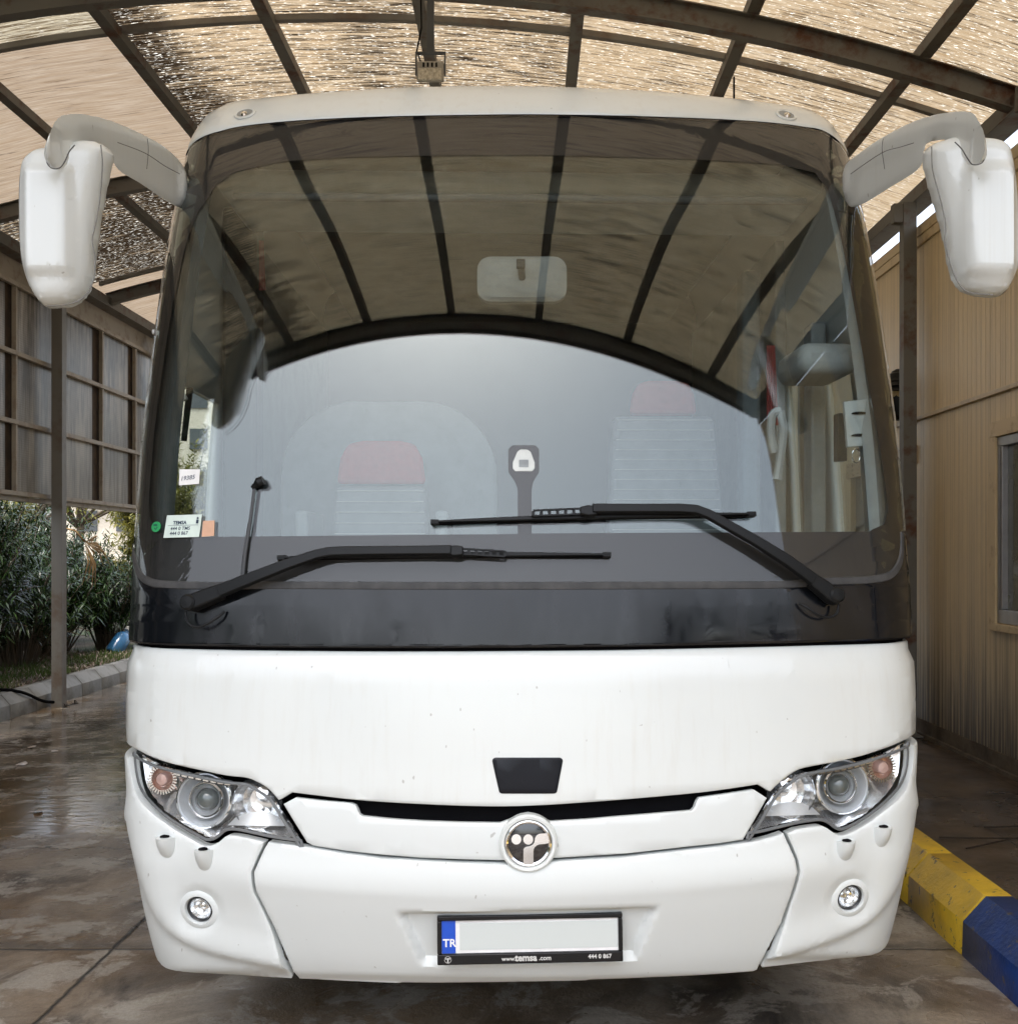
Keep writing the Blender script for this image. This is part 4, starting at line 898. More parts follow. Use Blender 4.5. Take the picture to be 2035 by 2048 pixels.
# bumper corners
LHB = [(611, 1692), (590, 1689), (542, 1682), (500, 1673), (475, 1668), (459, 1667), (450, 1670), (440, 1679), (427, 1686), (412, 1688), (400, 1684), (386, 1676), (357, 1660), (323, 1637), (296, 1612), (277, 1589), (267, 1566), (261, 1534), (259, 1510)]
RHB = [(1492, 1675), (1520, 1672), (1591, 1655), (1620, 1650), (1640, 1648), (1652, 1652), (1668, 1663), (1684, 1667), (1708, 1658), (1743, 1637), (1778, 1608), (1806, 1578), (1820, 1547), (1825, 1512), (1824, 1486)]
zbl = P2(330, 1930)[1]; zbr = P2(1760, 1895)[1]
ridgeL = smoothpoly([(262, 1640), (275, 1700), (292, 1760), (315, 1820), (345, 1858), (385, 1884), (440, 1903), (500, 1916), (570, 1930)], 5)
ridgeR = smoothpoly([(1822, 1620), (1810, 1690), (1795, 1745), (1770, 1795), (1735, 1835), (1690, 1862), (1630, 1885), (1560, 1908), (1530, 1916)], 5)
def sdist(px, py, line):
    best = 1e9; sg = 1
    for (x0, y0), (x1, y1) in zip(line, line[1:]):
        dx, dy = x1 - x0, y1 - y0; t = max(0, min(1, ((px - x0) * dx + (py - y0) * dy) / (dx * dx + dy * dy))); ex, ey = px - x0 - t * dx, py - y0 - t * dy; d = math.hypot(ex, ey)
        if d < best: best = d; sg = 1 if dx * ey - dy * ex > 0 else -1
    return best * sg
def corner_disp(ridge, flip):
    def f(px, py):
        d = sdist(px, py, ridge) * flip          # > 0 outside / below the ridge
        v = .018 * smst((d + 16) / 22) - .012 * smst((d - 4) / 60)
        yc = ycrease(px) if 440 < px < 1660 else 1755
        v += .010 * (1 - smst(abs(py - yc) / 70)) * smst((px - 380) / 120 if px < 1000 else (1740 - px) / 120)
        v -= .02 * smst((py - 1935 if px < 1000 else py - 1905) / 30)
        fx, fy = (399, 1819) if px < 1000 else (1698, 1795)
        dd = math.hypot(px - fx, py - fy); v -= .010 * (1 - smst((dd - 34) / 16))
        return v
    return f
sl_o = [(a - 7, b + (1 if i else -4)) for i, (a, b) in enumerate(seamL)]
lb_bot = [(578, 1968), (540, 1967), (499, 1964), (430, 1958), (370, 1951), (345, 1944), (325, 1934)]
lc = PX(densify([(529, 1684)] + sl_o[1:-1], 2)) + PX(densify(lb_bot, 2)) + [(-TE, zbl + .015)] + side(-TE, zr(zbl + .03, P2(259, 1510)[1] - .005, 12)) + list(reversed(PX([(a, b + 4) for a, b in smoothpoly(LHB[3:], 2)])))
LB = panel('bumper_corner', lc, WHITE2, bus, step=.016, disp=corner_disp(ridgeL, -1), thick=.03, holes=[(399, 1819, 27)])
sr_o = [(a + 7, b + (1 if i else -3)) for i, (a, b) in enumerate(seamR)]
rb_bot = [(1530, 1947), (1580, 1941), (1650, 1932), (1710, 1922), (1741, 1915), (1758, 1907)]
rc = PX(densify([(1573, 1667)] + sr_o[1:-1], 2)) + PX(densify(rb_bot, 2)) + [(TE, zbr + .015)] + side(TE, zr(zbr + .03, P2(1824, 1486)[1] - .005, 12)) + list(reversed(PX([(a, b + 4) for a, b in smoothpoly(RHB[2:], 2)])))
RB = panel('bumper_corner', rc, WHITE2, bus, step=.016, disp=corner_disp(ridgeR, 1), thick=.03, holes=[(1698, 1795, 27)])

# ---- headlights
AX = Vector((0, -1, .03)).normalized()
def headlight(outT, outB, amber, proj_, refl, led, sgn, clipx):
    o = bpy.data.objects.new('headlight', None); COL.objects.link(o); o.parent = bus; o['_base'] = (0, 0, 0)
    outl = smoothpoly(outT, 3) + smoothpoly(outB, 3)[1:]
    c = (sum(p[0] for p in outl) / len(outl), sum(p[1] for p in outl) / len(outl))
    def shrink(k):
        # inset polygon by k px
        q = outl; n_ = len(q); r_ = []
        ar = sum(q[i][0] * q[(i + 1) % n_][1] - q[(i + 1) % n_][0] * q[i][1] for i in range(n_)); sg = 1 if ar > 0 else -1
        for i in range(n_):
            a, b = q[i - 1], q[(i + 1) % n_]; dx, dy = b[0] - a[0], b[1] - a[1]; L = math.hypot(dx, dy) or 1; r_.append((q[i][0] - dy / L * k * sg, q[i][1] + dx / L * k * sg))
        return r_
    panel('lamp_lens', PX(shrink(6)), LENSG, o, step=.03, thick=0, rim=0, off=-.001)
    # grey outer rim
    rp = shrink(8); rp = rp + [rp[0]]
    m = ribbon(PX(rp), .009, .005, -.006, 2); bobj('lamp_rim', m, pm('lamp_rim_grey', (.16, .17, .18), .3), o)
    hs_ = panel('lamp_housing', PX(shrink(7)), SILVER, o, step=.02, thick=0, rim=0, off=-.014,
                disp=lambda px, py: -.085 * smst(min(edge_dist([(px, py)], outl)[0] / 26, 1)) - .005 * math.sin(px * .45) * (1 if py > 1600 else .2))
    def loc(px, py, off=0): return on(px, py, off)
    def ax(px, py): 
        t, z = P2(px, py); return (N(t, z) * .45 + AX * .55).normalized()
    # projector
    px, py = proj_; a = ax(px, py); b = loc(px, py, -.085)
    bobj('projector_ring', MB().lathe([(.083, .022), (.081, .034), (.075, .036), (.066, .020), (.056, .010), (.051, .024), (.048, .030), (.045, .026), (.038, .016), (.034, .020), (.031, .016)], b + Vector((-.006 * sgn, 0, 0)), a, 48), SATIN, o)
    bobj('halo_ring', MB().lathe([(.054, .024), (.054, .036), (.050, .041), (.046, .036), (.046, .024)], b, a, 40), CHROME, o)
    bobj('halo_ring', MB().lathe([(.078, .034), (.080, .040), (.084, .038), (.084, .030)], b + Vector((-.006 * sgn, 0, 0)), a, 48), CHROME, o)
    bobj('projector_lens', MB().lathe([(.034, .018), (.030, .034), (.020, .043), (.010, .047), (0, .048)], b, a, 32), pm('projector_glass', (.10, .12, .12), .06, coat=1), o)
    # high-beam reflector: bowl with bulb shield and facets
    px, py = refl; a = ax(px, py); b = loc(px, py, -.10)
    bobj('reflector', MB().lathe([(.074, .06), (.069, .040), (.058, .020), (.040, .006), (.02, 0), (0, 0)], b, a, 20), SILVER, o, smooth=14)
    bobj('reflector_rim', MB().lathe([(.073, .058), (.075, .063), (.078, .058)], b, a, 40), CHROME, o)
    bobj('bulb_shield', MB().lathe([(.022, .01), (.024, .05), (.018, .062), (0, .064)], b + Vector((.012 * sgn, 0, .010)), (a + Vector((0, 0, .35))).normalized(), 10), CHROME, o, smooth=10)
    q = MB(); u = a.cross(Vector((0, 0, 1))).normalized(); w_ = u.cross(a)
    vs = []
    for k in range(13): s = -1 + 2 * k / 12; vs.append(b + a * .05 + u * s * .07 + w_ * (-.046 + .018 * (1 - s * s))); vs.append(b + a * .072 + u * s * .085 + w_ * (-.064))
    q.add(vs, [(2 * k, 2 * k + 2, 2 * k + 3, 2 * k + 1) for k in range(12)]); bobj('light_shelf', q, SATIN, o)
    # indicator
    px, py = amber; a = ax(px, py); b = loc(px, py, -.052)
    ind = bobj('indicator', MB().lathe([(.040, .022), (.036, .012), (.030, .006), (.020, .004), (.018, .010), (0, .010)], b, a, 36), AMBER, o)
    ring = MB()
    for k in range(30):
        an = k * 2 * math.pi / 30; u = a.cross(Vector((0, 0, 1))).normalized(); w_ = u.cross(a); d = u * math.cos(an) + w_ * math.sin(an); e = b + a * .026; ring.bar(e + d * .033, e + d * .046, .0042, .006, a)
    bobj('indicator_teeth', ring, CHROME, ind)
    bobj('indicator_dome', MB().lathe([(.020, .008), (.020, .030), (.016, .036), (0, .038)], b, a, 24), pm('dome_pinkish', (.62, .42, .38), .15, .3, coat=1), ind)
    # LED strip
    bobj('led_strip', ribbon(PX(led), .018, .004, -.020, 3), DGREY, o)
    lm_ = MB(); q = densify(led, 1)
    n8 = 8
    for k in range(n8):
        s = (k + .5) / n8; i = s * (len(led) - 1); i0 = int(i); f = i - i0; p0 = led[i0]; p1 = led[min(i0 + 1, len(led) - 1)]; c0 = (p0[0] + (p1[0] - p0[0]) * f, p0[1] + (p1[1] - p0[1]) * f)
        pc = on(*c0, -.015); e1 = (on(p1[0], p1[1], -.004) - on(p0[0], p0[1], -.004)).normalized(); lm_.bar(pc - e1 * .0085, pc + e1 * .0085, .009, .005, (0, -1, 0))
    bobj('led', lm_, CHROME, o)
    return o
HL = headlight(LHT, [(611, 1690)] + LHB[1:], (311, 1560), (392, 1604), (500, 1608), [(344, 1548), (380, 1555), (420, 1563), (458, 1569)], 1, 0)
HR = headlight(list(reversed(RHT)), list(reversed(RHB))[0:] , (1777, 1536), (1701, 1576), (1597, 1588), [(1640, 1546), (1680, 1541), (1715, 1533), (1746, 1524)], -1, 0)
# black gap line round each lamp is the black shade sheet behind

# ---- washers
def washer(px, py, ph, w):
    t, z = P2(px, py); n_ = N(t, z); c = S(t, z, 0); m = MB(); a = Vector((0, 0, -1)); u = n_.cross(Vector((0, 0, 1))).normalized(); d = Vector((n_.x, n_.y, 0)).normalized()
    rows = 9; L = ph / F * 3.2; ww = w / F * 3.2 / 2
    for i in range(rows + 1):
        s = i / rows; r_ = ww * math.sqrt(max(0, 1 - (s * .98)**3.0)); dep = .055 * (1 - s**1.5)
        for k in range(13):
            an = math.pi * k / 12; m.v.append(tuple(c + a * (L * s) + u * math.cos(an) * r_ + d * (math.sin(an) * dep - .012)))
    for i in range(rows):
        for k in range(12): b = i * 13 + k; m.f.append((b, b + 1, b + 14, b + 13))
    m.v.append(tuple(c + d * (-.01))); tc_ = len(m.v) - 1
    m.f += [(k + 1, k, tc_) for k in range(12)]
    wo = bobj('washer_jet', m, WHITE2)
    bobj('jet_hole', MB().lathe([(0, .0), (.011, .0005), (.011, .004), (0, .0042)], c + d * .014 + Vector((0, 0, -.001)), Vector((0, -.25, 1)), 16, sx=1.25), BLACKM, wo)
washer(335, 1672, 56, 44); washer(411, 1697, 56, 42); washer(1687, 1680, 54, 42); washer(1760, 1652, 56, 40)
# ---- fog lamps
for fx, fy in ((399, 1819), (1698, 1795)):
    t, z = P2(fx, fy); nn = N(t, z); a = (nn * .8 + Vector((0, -1, 0)) * .2).normalized(); b = S(t, z, corner_disp(ridgeL if fx < 1000 else ridgeR, -1 if fx < 1000 else 1)(fx, fy) + .008)
    fo = bobj('fog_lamp', MB().lathe([(.064, -.018), (.061, -.004), (.053, .0015), (.044, .002), (.040, -.006), (.040, -.03)], b, a, 40), WHITE2)
    bobj('fog_bezel', MB().lathe([(.040, -.035), (.0395, -.006), (.037, -.003), (.034, -.006), (.032, -.012)], b, a, 36), pm('fog_rim', (.03, .032, .035), .3), fo)
    bobj('fog_reflector', MB().lathe([(.034, -.010), (.028, -.024), (.016, -.036), (0, -.04)], b, a, 14), SILVER, fo, smooth=8)
    bobj('fog_bulb', MB().lathe([(.009, -.038), (.010, -.018), (.006, -.014), (0, -.013)], b + Vector((.004, 0, .006)), a, 8), CHROME, fo)
    bobj('fog_lens', MB().lathe([(.036, -.008), (.026, -.003), (.012, .000), (0, .0005)], b, a, 28), LENSG, fo)
# ---- emblem
et, ez = P2(1056, 1685); en = N(et, ez); eu = Vector((CYW, -SYW, 0)); eu = (eu - en * eu.dot(en)).normalized(); ev = en.cross(eu).normalized(); 
if ev.z < 0: ev = -ev
eb = S(et, ez, .0); PXM = (D0 + .0) / F
emb = bobj('emblem', MB().lathe([(.083, -.012), (.082, .010), (.076, .017), (.069, .016), (.066, .010)], eb, en, 48), WHITE)
bobj('emblem_ring', MB().lathe([(.066, .008), (.065, .0135), (.062, .015), (.057, .012), (.0565, .009)], eb, en, 48), CHROME, emb)
bobj('emblem_disc', MB().lathe([(.0575, .0085), (.055, .0098), (0, .0102)], eb, en, 40), pm('emblem_black', (.006, .006, .010), .06, coat=1), emb)
def epoly(pts, z0, z1, mat, name, par, c=(910, 1020), k=12.):
    m = MB(); f = lambda p, h: tuple(eb + eu * ((p[0] - c[0]) / k * PXM) - ev * ((p[1] - c[1]) / k * PXM) + en * h)
    n_ = len(pts); m.add([f(p, z0) for p in pts] + [f(p, z1) for p in pts], [tuple(range(n_, 2 * n_))] + [(i, (i + 1) % n_, (i + 1) % n_ + n_, i + n_) for i in range(n_)]); return bobj(name, m, mat, par, smooth=30)
for cx_, cy_ in ((622, 915), (905, 920)): epoly([(cx_ + 117 * math.cos(R(a)), cy_ + 122 * math.sin(R(a))) for a in range(0, 360, 15)], .0102, .0135, CHROME, 'emblem_dot', emb)
arm_ = [(792, 1500), (792, 1160), (812, 1118), (850, 1098), (960, 1072), (1010, 1045), (1045, 1005), (1062, 940), (1068, 890), (1100, 830), (1150, 795), (1210, 782), (1330, 776), (1375, 830), (1398, 890), (1405, 950), (1395, 1010), (1290, 1028), (1180, 1036), (1120, 1055), (1070, 1095), (1040, 1140), (1030, 1200), (1030, 1500), (970, 1520), (850, 1520)]
epoly(arm_, .0102, .014, CHROME, 'emblem_arm', emb)
# ---- number plate
def text(body, size, o, u, v, mat, parent, name='lettering', bold=0, ext=.0004, align='LEFT'):
    cu = bpy.data.curves.new('txt', 'FONT'); cu.body = body; cu.size = size; cu.extrude = ext; cu.offset = bold; cu.align_x = align; cu.resolution_u = 3
    tmp = bpy.data.objects.new('txt', cu); COL.objects.link(tmp); bpy.context.view_layer.update()
    me = bpy.data.meshes.new_from_object(tmp); bpy.data.objects.remove(tmp); bpy.data.curves.remove(cu)
    u = Vector(u).normalized(); v = Vector(v).normalized(); n_ = u.cross(v); M = Matrix(((u.x, v.x, n_.x, o[0]), (u.y, v.y, n_.y, o[1]), (u.z, v.z, n_.z, o[2]), (0, 0, 0, 1))); me.transform(M)
    me.name = name; me.materials.clear(); me.materials.append(mat); ob = bpy.data.objects.new(name, me); COL.objects.link(ob); ob.parent = parent; return ob
pl = [on(*p, .0) for p in ((878, 1830), (1239, 1820), (1240, 1919), (879, 1924))]
pc = sum(pl, Vector()) / 4 ; pu = ((pl[1] - pl[0]) + (pl[2] - pl[3])).normalized(); pvv = Vector((pu.z * 0, .06, 1)); pvv = (pvv - pu * pvv.dot(pu)).normalized(); pn = pu.cross(pvv).normalized()
if pn.y > 0: pn = -pn
PW = .265; PH = .0685; pc = pc + pn * .012
def pbox(x0, x1, y0, y1, z0, z1):
    q = [pc + pu * x + pvv * y + pn * z for z in (z0, z1) for x, y in ((x0, y0), (x1, y0), (x1, y1), (x0, y1))]
    return MB().add(q, [(0, 3, 2, 1), (4, 5, 6, 7), (0, 1, 5, 4), (1, 2, 6, 5), (2, 3, 7, 6), (3, 0, 4, 7)])
PFR = pm('plate_frame_black', (.005, .005, .006), .25, coat=.1, spec=.25)
plate = bobj('number_plate', pbox(-PW + .012, PW - .012, -PH + .030, PH - .012, -.002, .004), pm('plate_white', (.80, .80, .80), .4), bevel=.001)
fr_ = MB()
for a in ((-PW, PW, PH - .0135, PH), (-PW, PW, -PH, -PH + .0295), (-PW, -PW + .0115, -PH + .0298, PH - .0138), (PW - .0115, PW, -PH + .0298, PH - .0138)):
    b = pbox(*a, -.012, .012); fr_.add(b.v, b.f)
bobj('plate_frame', fr_, PFR, plate, bevel=.003)
bobj('blue_band', pbox(-PW + .0125, -PW + .052, -PH + .031, PH - .0145, .0041, .005), pm('plate_blue', (.005, .07, .50), .35), plate)
bobj('blank_cover', pbox(-PW + .064, PW - .014, -PH + .040, PH - .022, .0041, .0055), pm('cover_grey', (.53, .57, .56), .5, col2=(.53, .57, .56)), plate)
TXW = pm('print_silver', (.62, .62, .60), .4); TXD = pm('print_white', (.85, .85, .85), .4)
text('TR', .031, pc + pu * (-PW + .0155) + pvv * (-PH + .050) + pn * .0054, pu, pvv, TXD, plate, bold=.0006)
text('www.', .017, pc + pu * (-.082) + pvv * (-PH + .0095) + pn * .0125, pu, pvv, TXW, plate, bold=.0003)
text('temsa', .026, pc + pu * (-.044) + pvv * (-PH + .0085) + pn * .0125, pu, pvv, TXW, plate, bold=.0009)
text('.com', .018, pc + pu * (.024) + pvv * (-PH + .0095) + pn * .0125, pu, pvv, TXW, plate, bold=.0003)
text('444 0 867', .0165, pc + pu * (.165) + pvv * (-PH + .0115) + pn * .0125, pu, pvv, TXW, plate, bold=.0004)
mr = MB(); k0 = pc + pu * (-PW + .030) + pvv * (-PH + .0155) + pn * .0122
mr.lathe([(.0088, 0), (.0088, .0008), (.0098, .0008), (.0098, 0)], k0, pn, 24); mr.bar(k0 + pvv * -.008, k0 + pvv * .001, .004, .0012, pn)
for dx in (-.0045, 0, .0045): mr.lathe([(0, .0008), (.002, .0008), (.002, 0)], k0 + pu * dx + pvv * .0028, pn, 10)
bobj('frame_mark', mr, TXW, plate)

# ---- roof cap and body shell
zcap = 3.338
capt = [(a, b + .010) for a, b in ztop]
cap = capt
capp = cap + side(TE, zr(2.95, zcap, 10)) + [(TE * (1 - 2 * i / 24), zcap) for i in range(1, 24)] + side(-TE, zr(zcap, 2.95, 10))
def cap_disp(px, py): return 0
roofcap = panel('roof_cap', capp, WHITE, bus, step=.035, thick=.02)
def shell_cells(ts, zs, skip, off=0.):
    m = MB(); nt = len(ts)
    for z in zs:
        for t in ts: m.v.append(tuple(S(t, z, off)))
    for i in range(len(zs) - 1):
        for k in range(nt - 1):
            if not skip((ts[k] + ts[k + 1]) / 2, (zs[i] + zs[i + 1]) / 2): a = i * nt + k; m.f.append((a, a + 1, a + nt + 1, a + nt))
    return m
for sg in (-1, 1):
    pass
    T0 = TE + .006
    tt = sorted(set([T0, 1.09, 1.25, 1.58, 1.62, 1.76, 1.80, 1.9, 2.0, 2.2, 2.4, 2.55, 3.3, 3.5] + [3.5 + .5 * i for i in range(12)] + [2.2 + .05, 3.55, 3.65, 4.95, 5.05, 6.35, 6.45, 7.75, 7.85, 9.0, 9.1]))
    zz_ = sorted(set([.36, .5, .7, .9, 1.0, 1.15, 1.25, 1.3, 1.45, 1.6, 1.8, 2.0, 2.21, 2.36, 2.5, 2.7, 2.85, 3.0, 3.1, 3.15, 3.2, 3.25, 3.27, 3.29, 3.305, 3.32, 3.33, 3.338]))
    def hole(t, z, sg=sg):
        if sg < 0 and 1.09 < t < 1.80 and 1.25 < z < 2.21: return 1
        if sg > 0 and (1.76 < t < 2.2 or 1.25 < t < 1.58) and 1.25 < z < 2.36: return 1
        if 2.25 < t < 9.0 and 1.45 < z < 2.7: return 2 if any(a < t < b for a, b in ((2.25, 3.55), (3.65, 4.95), (5.05, 6.35), (6.45, 7.75), (7.85, 9.0))) else 0
        if 2.55 < t < 3.5 and z < .9: return 3
        return 0
    ob = bobj('body_side', shell_cells([sg * t for t in (tt if sg > 0 else tt)], zz_, lambda t, z: hole(abs(t), z)), WHITE)
    so = ob.modifiers.new('s', 'SOLIDIFY'); so.thickness = .03; so.offset = -1
    for a, b, z0, z1 in (((1.09, 1.80, 1.25, 2.21),) if sg < 0 else ((1.25, 1.58, 1.25, 2.36), (1.76, 2.2, 1.25, 2.36))):
        bobj('cab_window', shell_cells([sg * x for x in (a, (a + b) / 2, b)], zr(z0, z1, 6), lambda t, z: 0, -.01), SIDEG)
    for a, b in ((2.25, 3.55), (3.65, 4.95), (5.05, 6.35), (6.45, 7.75), (7.85, 9.0)):
        bobj('side_window', shell_cells([sg * x for x in zr(a, b, 4)], zr(1.45, 2.7, 6), lambda t, z: 0, -.004), pm('black_side_glass', (.012, .014, .016), .05, coat=.5))
    wc = Vector((sg * 1.06, 2.6, .47))
    wh = bobj('wheel', MB().lathe([(.30, -.02), (.30, .10), (.36, .13), (.44, .125), (.465, .10), (.465, -.12), (.3, -.12)], wc, (sg, 0, 0), 40), pm('tyre_rubber', (.02, .02, .02), .8, bmp=.3))
    bobj('rim', MB().lathe([(.30, .06), (.26, .02), (.18, .03), (.12, .08), (.06, .10), (0, .10)], wc, (sg, 0, 0), 30), CHROME, wh)
    wc2 = Vector((sg * 1.06, 6.9, .47)); bobj('wheel', MB().lathe([(.0, .05), (.30, .05), (.36, .11), (.44, .11), (.465, .09), (.465, -.12), (.3, -.12)], wc2, (sg, 0, 0), 40), pm('tyre_rubber', (.02, .02, .02), .8))
# roof lid, rear wall, floor pan
rl = MB(); tl_ = [i / 10 for i in range(0, 11)] + [1.05 + .5 * i for i in range(17)]
for t in tl_:
    a = S0(t, zcap); b = S0(-t, zcap); rl.v += [tuple(a + Vector((0, 0, .002))), tuple(b + Vector((0, 0, .002)))]
for i in range(len(tl_) - 1): rl.f.append((2 * i, 2 * i + 1, 2 * i + 3, 2 * i + 2))
bobj('roof', rl, WHITE)
bobj('rear_wall', MB().box((-1.24, 8.55, .4), (1.24, 8.6, 3.3)), WHITE)
bobj('floor_pan', MB().box((-1.16, .42, .36), (1.16, 8.5, .42)), BLACKM)
ri_t, ri_z = P2(1750, 560)
# roof marker lamps and antenna
for px, py in ((490, 228), (1571, 231)):
    t, z = P2(px, py); nn = N(t, z); b = S(t, z, .0); a = (nn + Vector((0, -1, .1))).normalized()
    mk = bobj('marker_lamp', MB().lathe([(.034, .001), (.032, .005), (.026, .0055), (.021, .001), (.018, -.004)], b, nn, 28, sx=1.2), WHITE)
    bobj('marker_socket', MB().lathe([(.024, .0045), (.0, .005)], b, nn, 20, sx=1.2), pm('marker_socket_grey', (.30, .31, .30), .5), mk)
    bobj('marker_bulb', MB().lathe([(.013, .004), (.012, .014), (.006, .020), (0, .021)], b + Vector((0, 0, -.008)), a, 8), CHROME, mk, smooth=10)
ab = to_local(at(1467, 195, 4.25)); bobj('antenna', MB().tube([ab + Vector((0, 0, -.12)), ab + Vector((0, 0, .08))], .004, 6), BLACKM)
# ---- mirrors
def pillow(name, outline, depth, mat, parent, T=.09, Rr=.06, step=.013, feat=None, back=.5, rings=(.004, .012, .024)):
    """rounded solid from a closed photo outline standing at its own depth in front of the bus"""
    pts = smoothpoly(outline, 4, True); c0 = depth(sum(p[0] for p in outline) / len(outline))
    K = c0 / F; q = [((p[0] - CX) * K, (CY - p[1]) * K) for p in pts]
    bm, cl = grid_poly(q, step, rings); vs = list(bm.verts); D = edge_dist([(v.co.x, v.co.y) for v in vs], cl)
    d2 = bm.copy(); me = bpy.data.meshes.new(name); V = []; Fc = []
    bm.verts.index_update(); n_ = len(vs)
    h = []
    for v, d in zip(vs, D):
        s = max(0, 1 - d / Rr) if d < Rr else 0; h.append(math.sqrt(max(0, 1 - s * s)))
    for sgn, T_ in ((-1, T), (1, T * back)):
        for v, hh, d in zip(vs, h, D):
            px = v.co.x / K + CX; py = CY - v.co.y / K; dep = depth(px); w = at(px, py, dep); fe = feat(px, py, d) if (feat and sgn < 0) else 0
            w = w + Vector((0, sgn * (T_ * hh + fe), 0)); V.append(tuple(to_local(w)))
    for f in bm.faces: Fc.append([v.index for v in f.verts]); Fc.append([v.index + n_ for v in reversed(f.verts)])
    bm.free(); d2.free(); me.from_pydata(V, [], Fc); b2 = bmesh.new(); b2.from_mesh(me); bmesh.ops.remove_doubles(b2, verts=b2.verts, dist=.0004); bmesh.ops.recalc_face_normals(b2, faces=b2.faces); b2.to_mesh(me); b2.free()
    me.materials.append(mat); me.shade_smooth(); me.set_sharp_from_angle(angle=R(60)); ob = bpy.data.objects.new(name, me); COL.objects.link(ob); ob.parent = parent; return ob
def lerp_d(x0, d0, x1, d1): return lambda px: d0 + (d1 - d0) * max(0, min(1, (px - x0) / (x1 - x0)))
def mfeat(cx0, cx1):
    def f(px, py, d):
        u = (px - cx0) / (cx1 - cx0); v = .024 * smst((.5 - abs(u - .5)) / .16) * smst((py - 338) / 26) * smst((572 - py) / 26)
        return v
    return f
lm0 = bpy.data.objects.new('mirror', None); COL.objects.link(lm0); lm0.parent = bus
MLo = [(227, 322), (225, 306), (214, 295), (198, 287), (170, 285), (150, 291), (120, 298), (85, 302), (62, 316), (50, 336), (45, 380), (45, 450), (48, 513), (58, 560), (72, 590), (88, 611), (103, 617), (125, 616), (149, 613), (168, 600), (182, 580), (190, 550), (194, 515), (199, 470), (206, 425), (216, 372)]
mh = pillow('mirror_housing', MLo, lerp_d(45, 3.02, 230, 3.10), WHITE, lm0, T=.07, Rr=.055, feat=mfeat(66, 172))
ALo = [(364, 328), (329, 294), (283, 268), (227, 244), (177, 232), (142, 232), (122, 240), (110, 259), (101, 280), (93, 305), (95, 325), (106, 335), (119, 335), (130, 322), (138, 304), (152, 288), (184, 281), (218, 300), (236, 338), (280, 366), (352, 412), (372, 400), (374, 360)]
arm = pillow('mirror_arm', ALo, lerp_d(110, 2.905, 365, 3.78), WHITE, lm0, T=.05, Rr=.045, back=1.0, step=.009, rings=(.003,))
mir_r = bpy.data.objects.new('mirror', None); COL.objects.link(mir_r); mir_r.parent = bus
MRo = [(1844, 326), (1846, 306), (1862, 291), (1900, 279), (1945, 279), (1985, 283), (2008, 296), (2017, 318), (2024, 360), (2029, 410), (2032, 478), (2033, 524), (2022, 558), (2008, 584), (1987, 595), (1950, 593), (1920, 583), (1902, 560), (1892, 525), (1886, 490), (1873, 436), (1854, 372)]
pillow('mirror_housing', MRo, lerp_d(1844, 3.10, 2033, 3.00), WHITE, mir_r, T=.07, Rr=.055, feat=mfeat(1898, 2012))
ARo = [(1690, 330), (1720, 305), (1755, 280), (1815, 248), (1869, 231), (1915, 226), (1938, 230), (1952, 248), (1964, 276), (1969, 312), (1962, 324), (1943, 327), (1932, 315), (1921, 297), (1906, 283), (1886, 277), (1851, 288), (1843, 318), (1833, 340), (1780, 374), (1715, 412), (1692, 402), (1684, 365)]
pillow('mirror_arm', ARo, lerp_d(1690, 3.78, 1955, 2.885), WHITE, mir_r, T=.05, Rr=.045, back=1.0, step=.009, rings=(.003,))
# seam lines on the housings and arms, shadow lines round the arm tips
def wline(pts, dep, r, mat, parent, name='seam'):
    q = smoothpoly(pts, 5); return bobj(name, MB().tube([to_local(at(x, y, dep(x))) for x, y in q], r, 6), mat, parent)
SEAM_SHADOW = pm('seam_shadow_dark', (.10, .10, .10), .8)
wline([(236, 285), (290, 306), (330, 332), (360, 348)], lambda x: lerp_d(110, 2.905, 365, 3.78)(x) - .0502, .0011, SEAM_SHADOW, lm0)
wline([(295, 277), (297, 300), (294, 338)], lambda x: lerp_d(110, 2.905, 365, 3.78)(x) - .0502, .0010, SEAM_SHADOW, lm0)
wline([(1826, 286), (1800, 294), (1762, 306), (1700, 348)], lambda x: lerp_d(1690, 3.78, 1955, 2.885)(x) - .0502, .0011, SEAM_SHADOW, mir_r)
wline([(1765, 277), (1763, 300), (1768, 338)], lambda x: lerp_d(1690, 3.78, 1955, 2.885)(x) - .0502, .0010, SEAM_SHADOW, mir_r)
wline([(202, 290), (205, 330), (200, 400), (190, 455), (185, 480), (190, 520), (187, 560), (170, 592), (140, 608), (95, 612)], lambda x: lerp_d(45, 3.02, 230, 3.10)(x) - .060, .0018, pm('seam_grey', (.2, .2, .19), .6), lm0)
wline([(1862, 293), (1864, 340), (1880, 400), (1890, 450), (1889, 480), (1897, 520), (1912, 560), (1935, 584), (1985, 590)], lambda x: lerp_d(1844, 3.10, 2033, 3.00)(x) - .060, .0018, pm('seam_grey', (.2, .2, .19), .6), mir_r)

wline([(150, 290), (139, 303), (131, 321), (121, 335), (106, 337), (95, 327), (92, 306)], lambda x: 2.90, .0016, SEAM_SHADOW, lm0, 'shadow_line')  # dark tube painted as the shadow where the arm tip meets the housing
wline([(1908, 284), (1922, 298), (1933, 316), (1944, 329), (1962, 326), (1970, 312)], lambda x: 2.88, .0016, SEAM_SHADOW, mir_r, 'shadow_line')
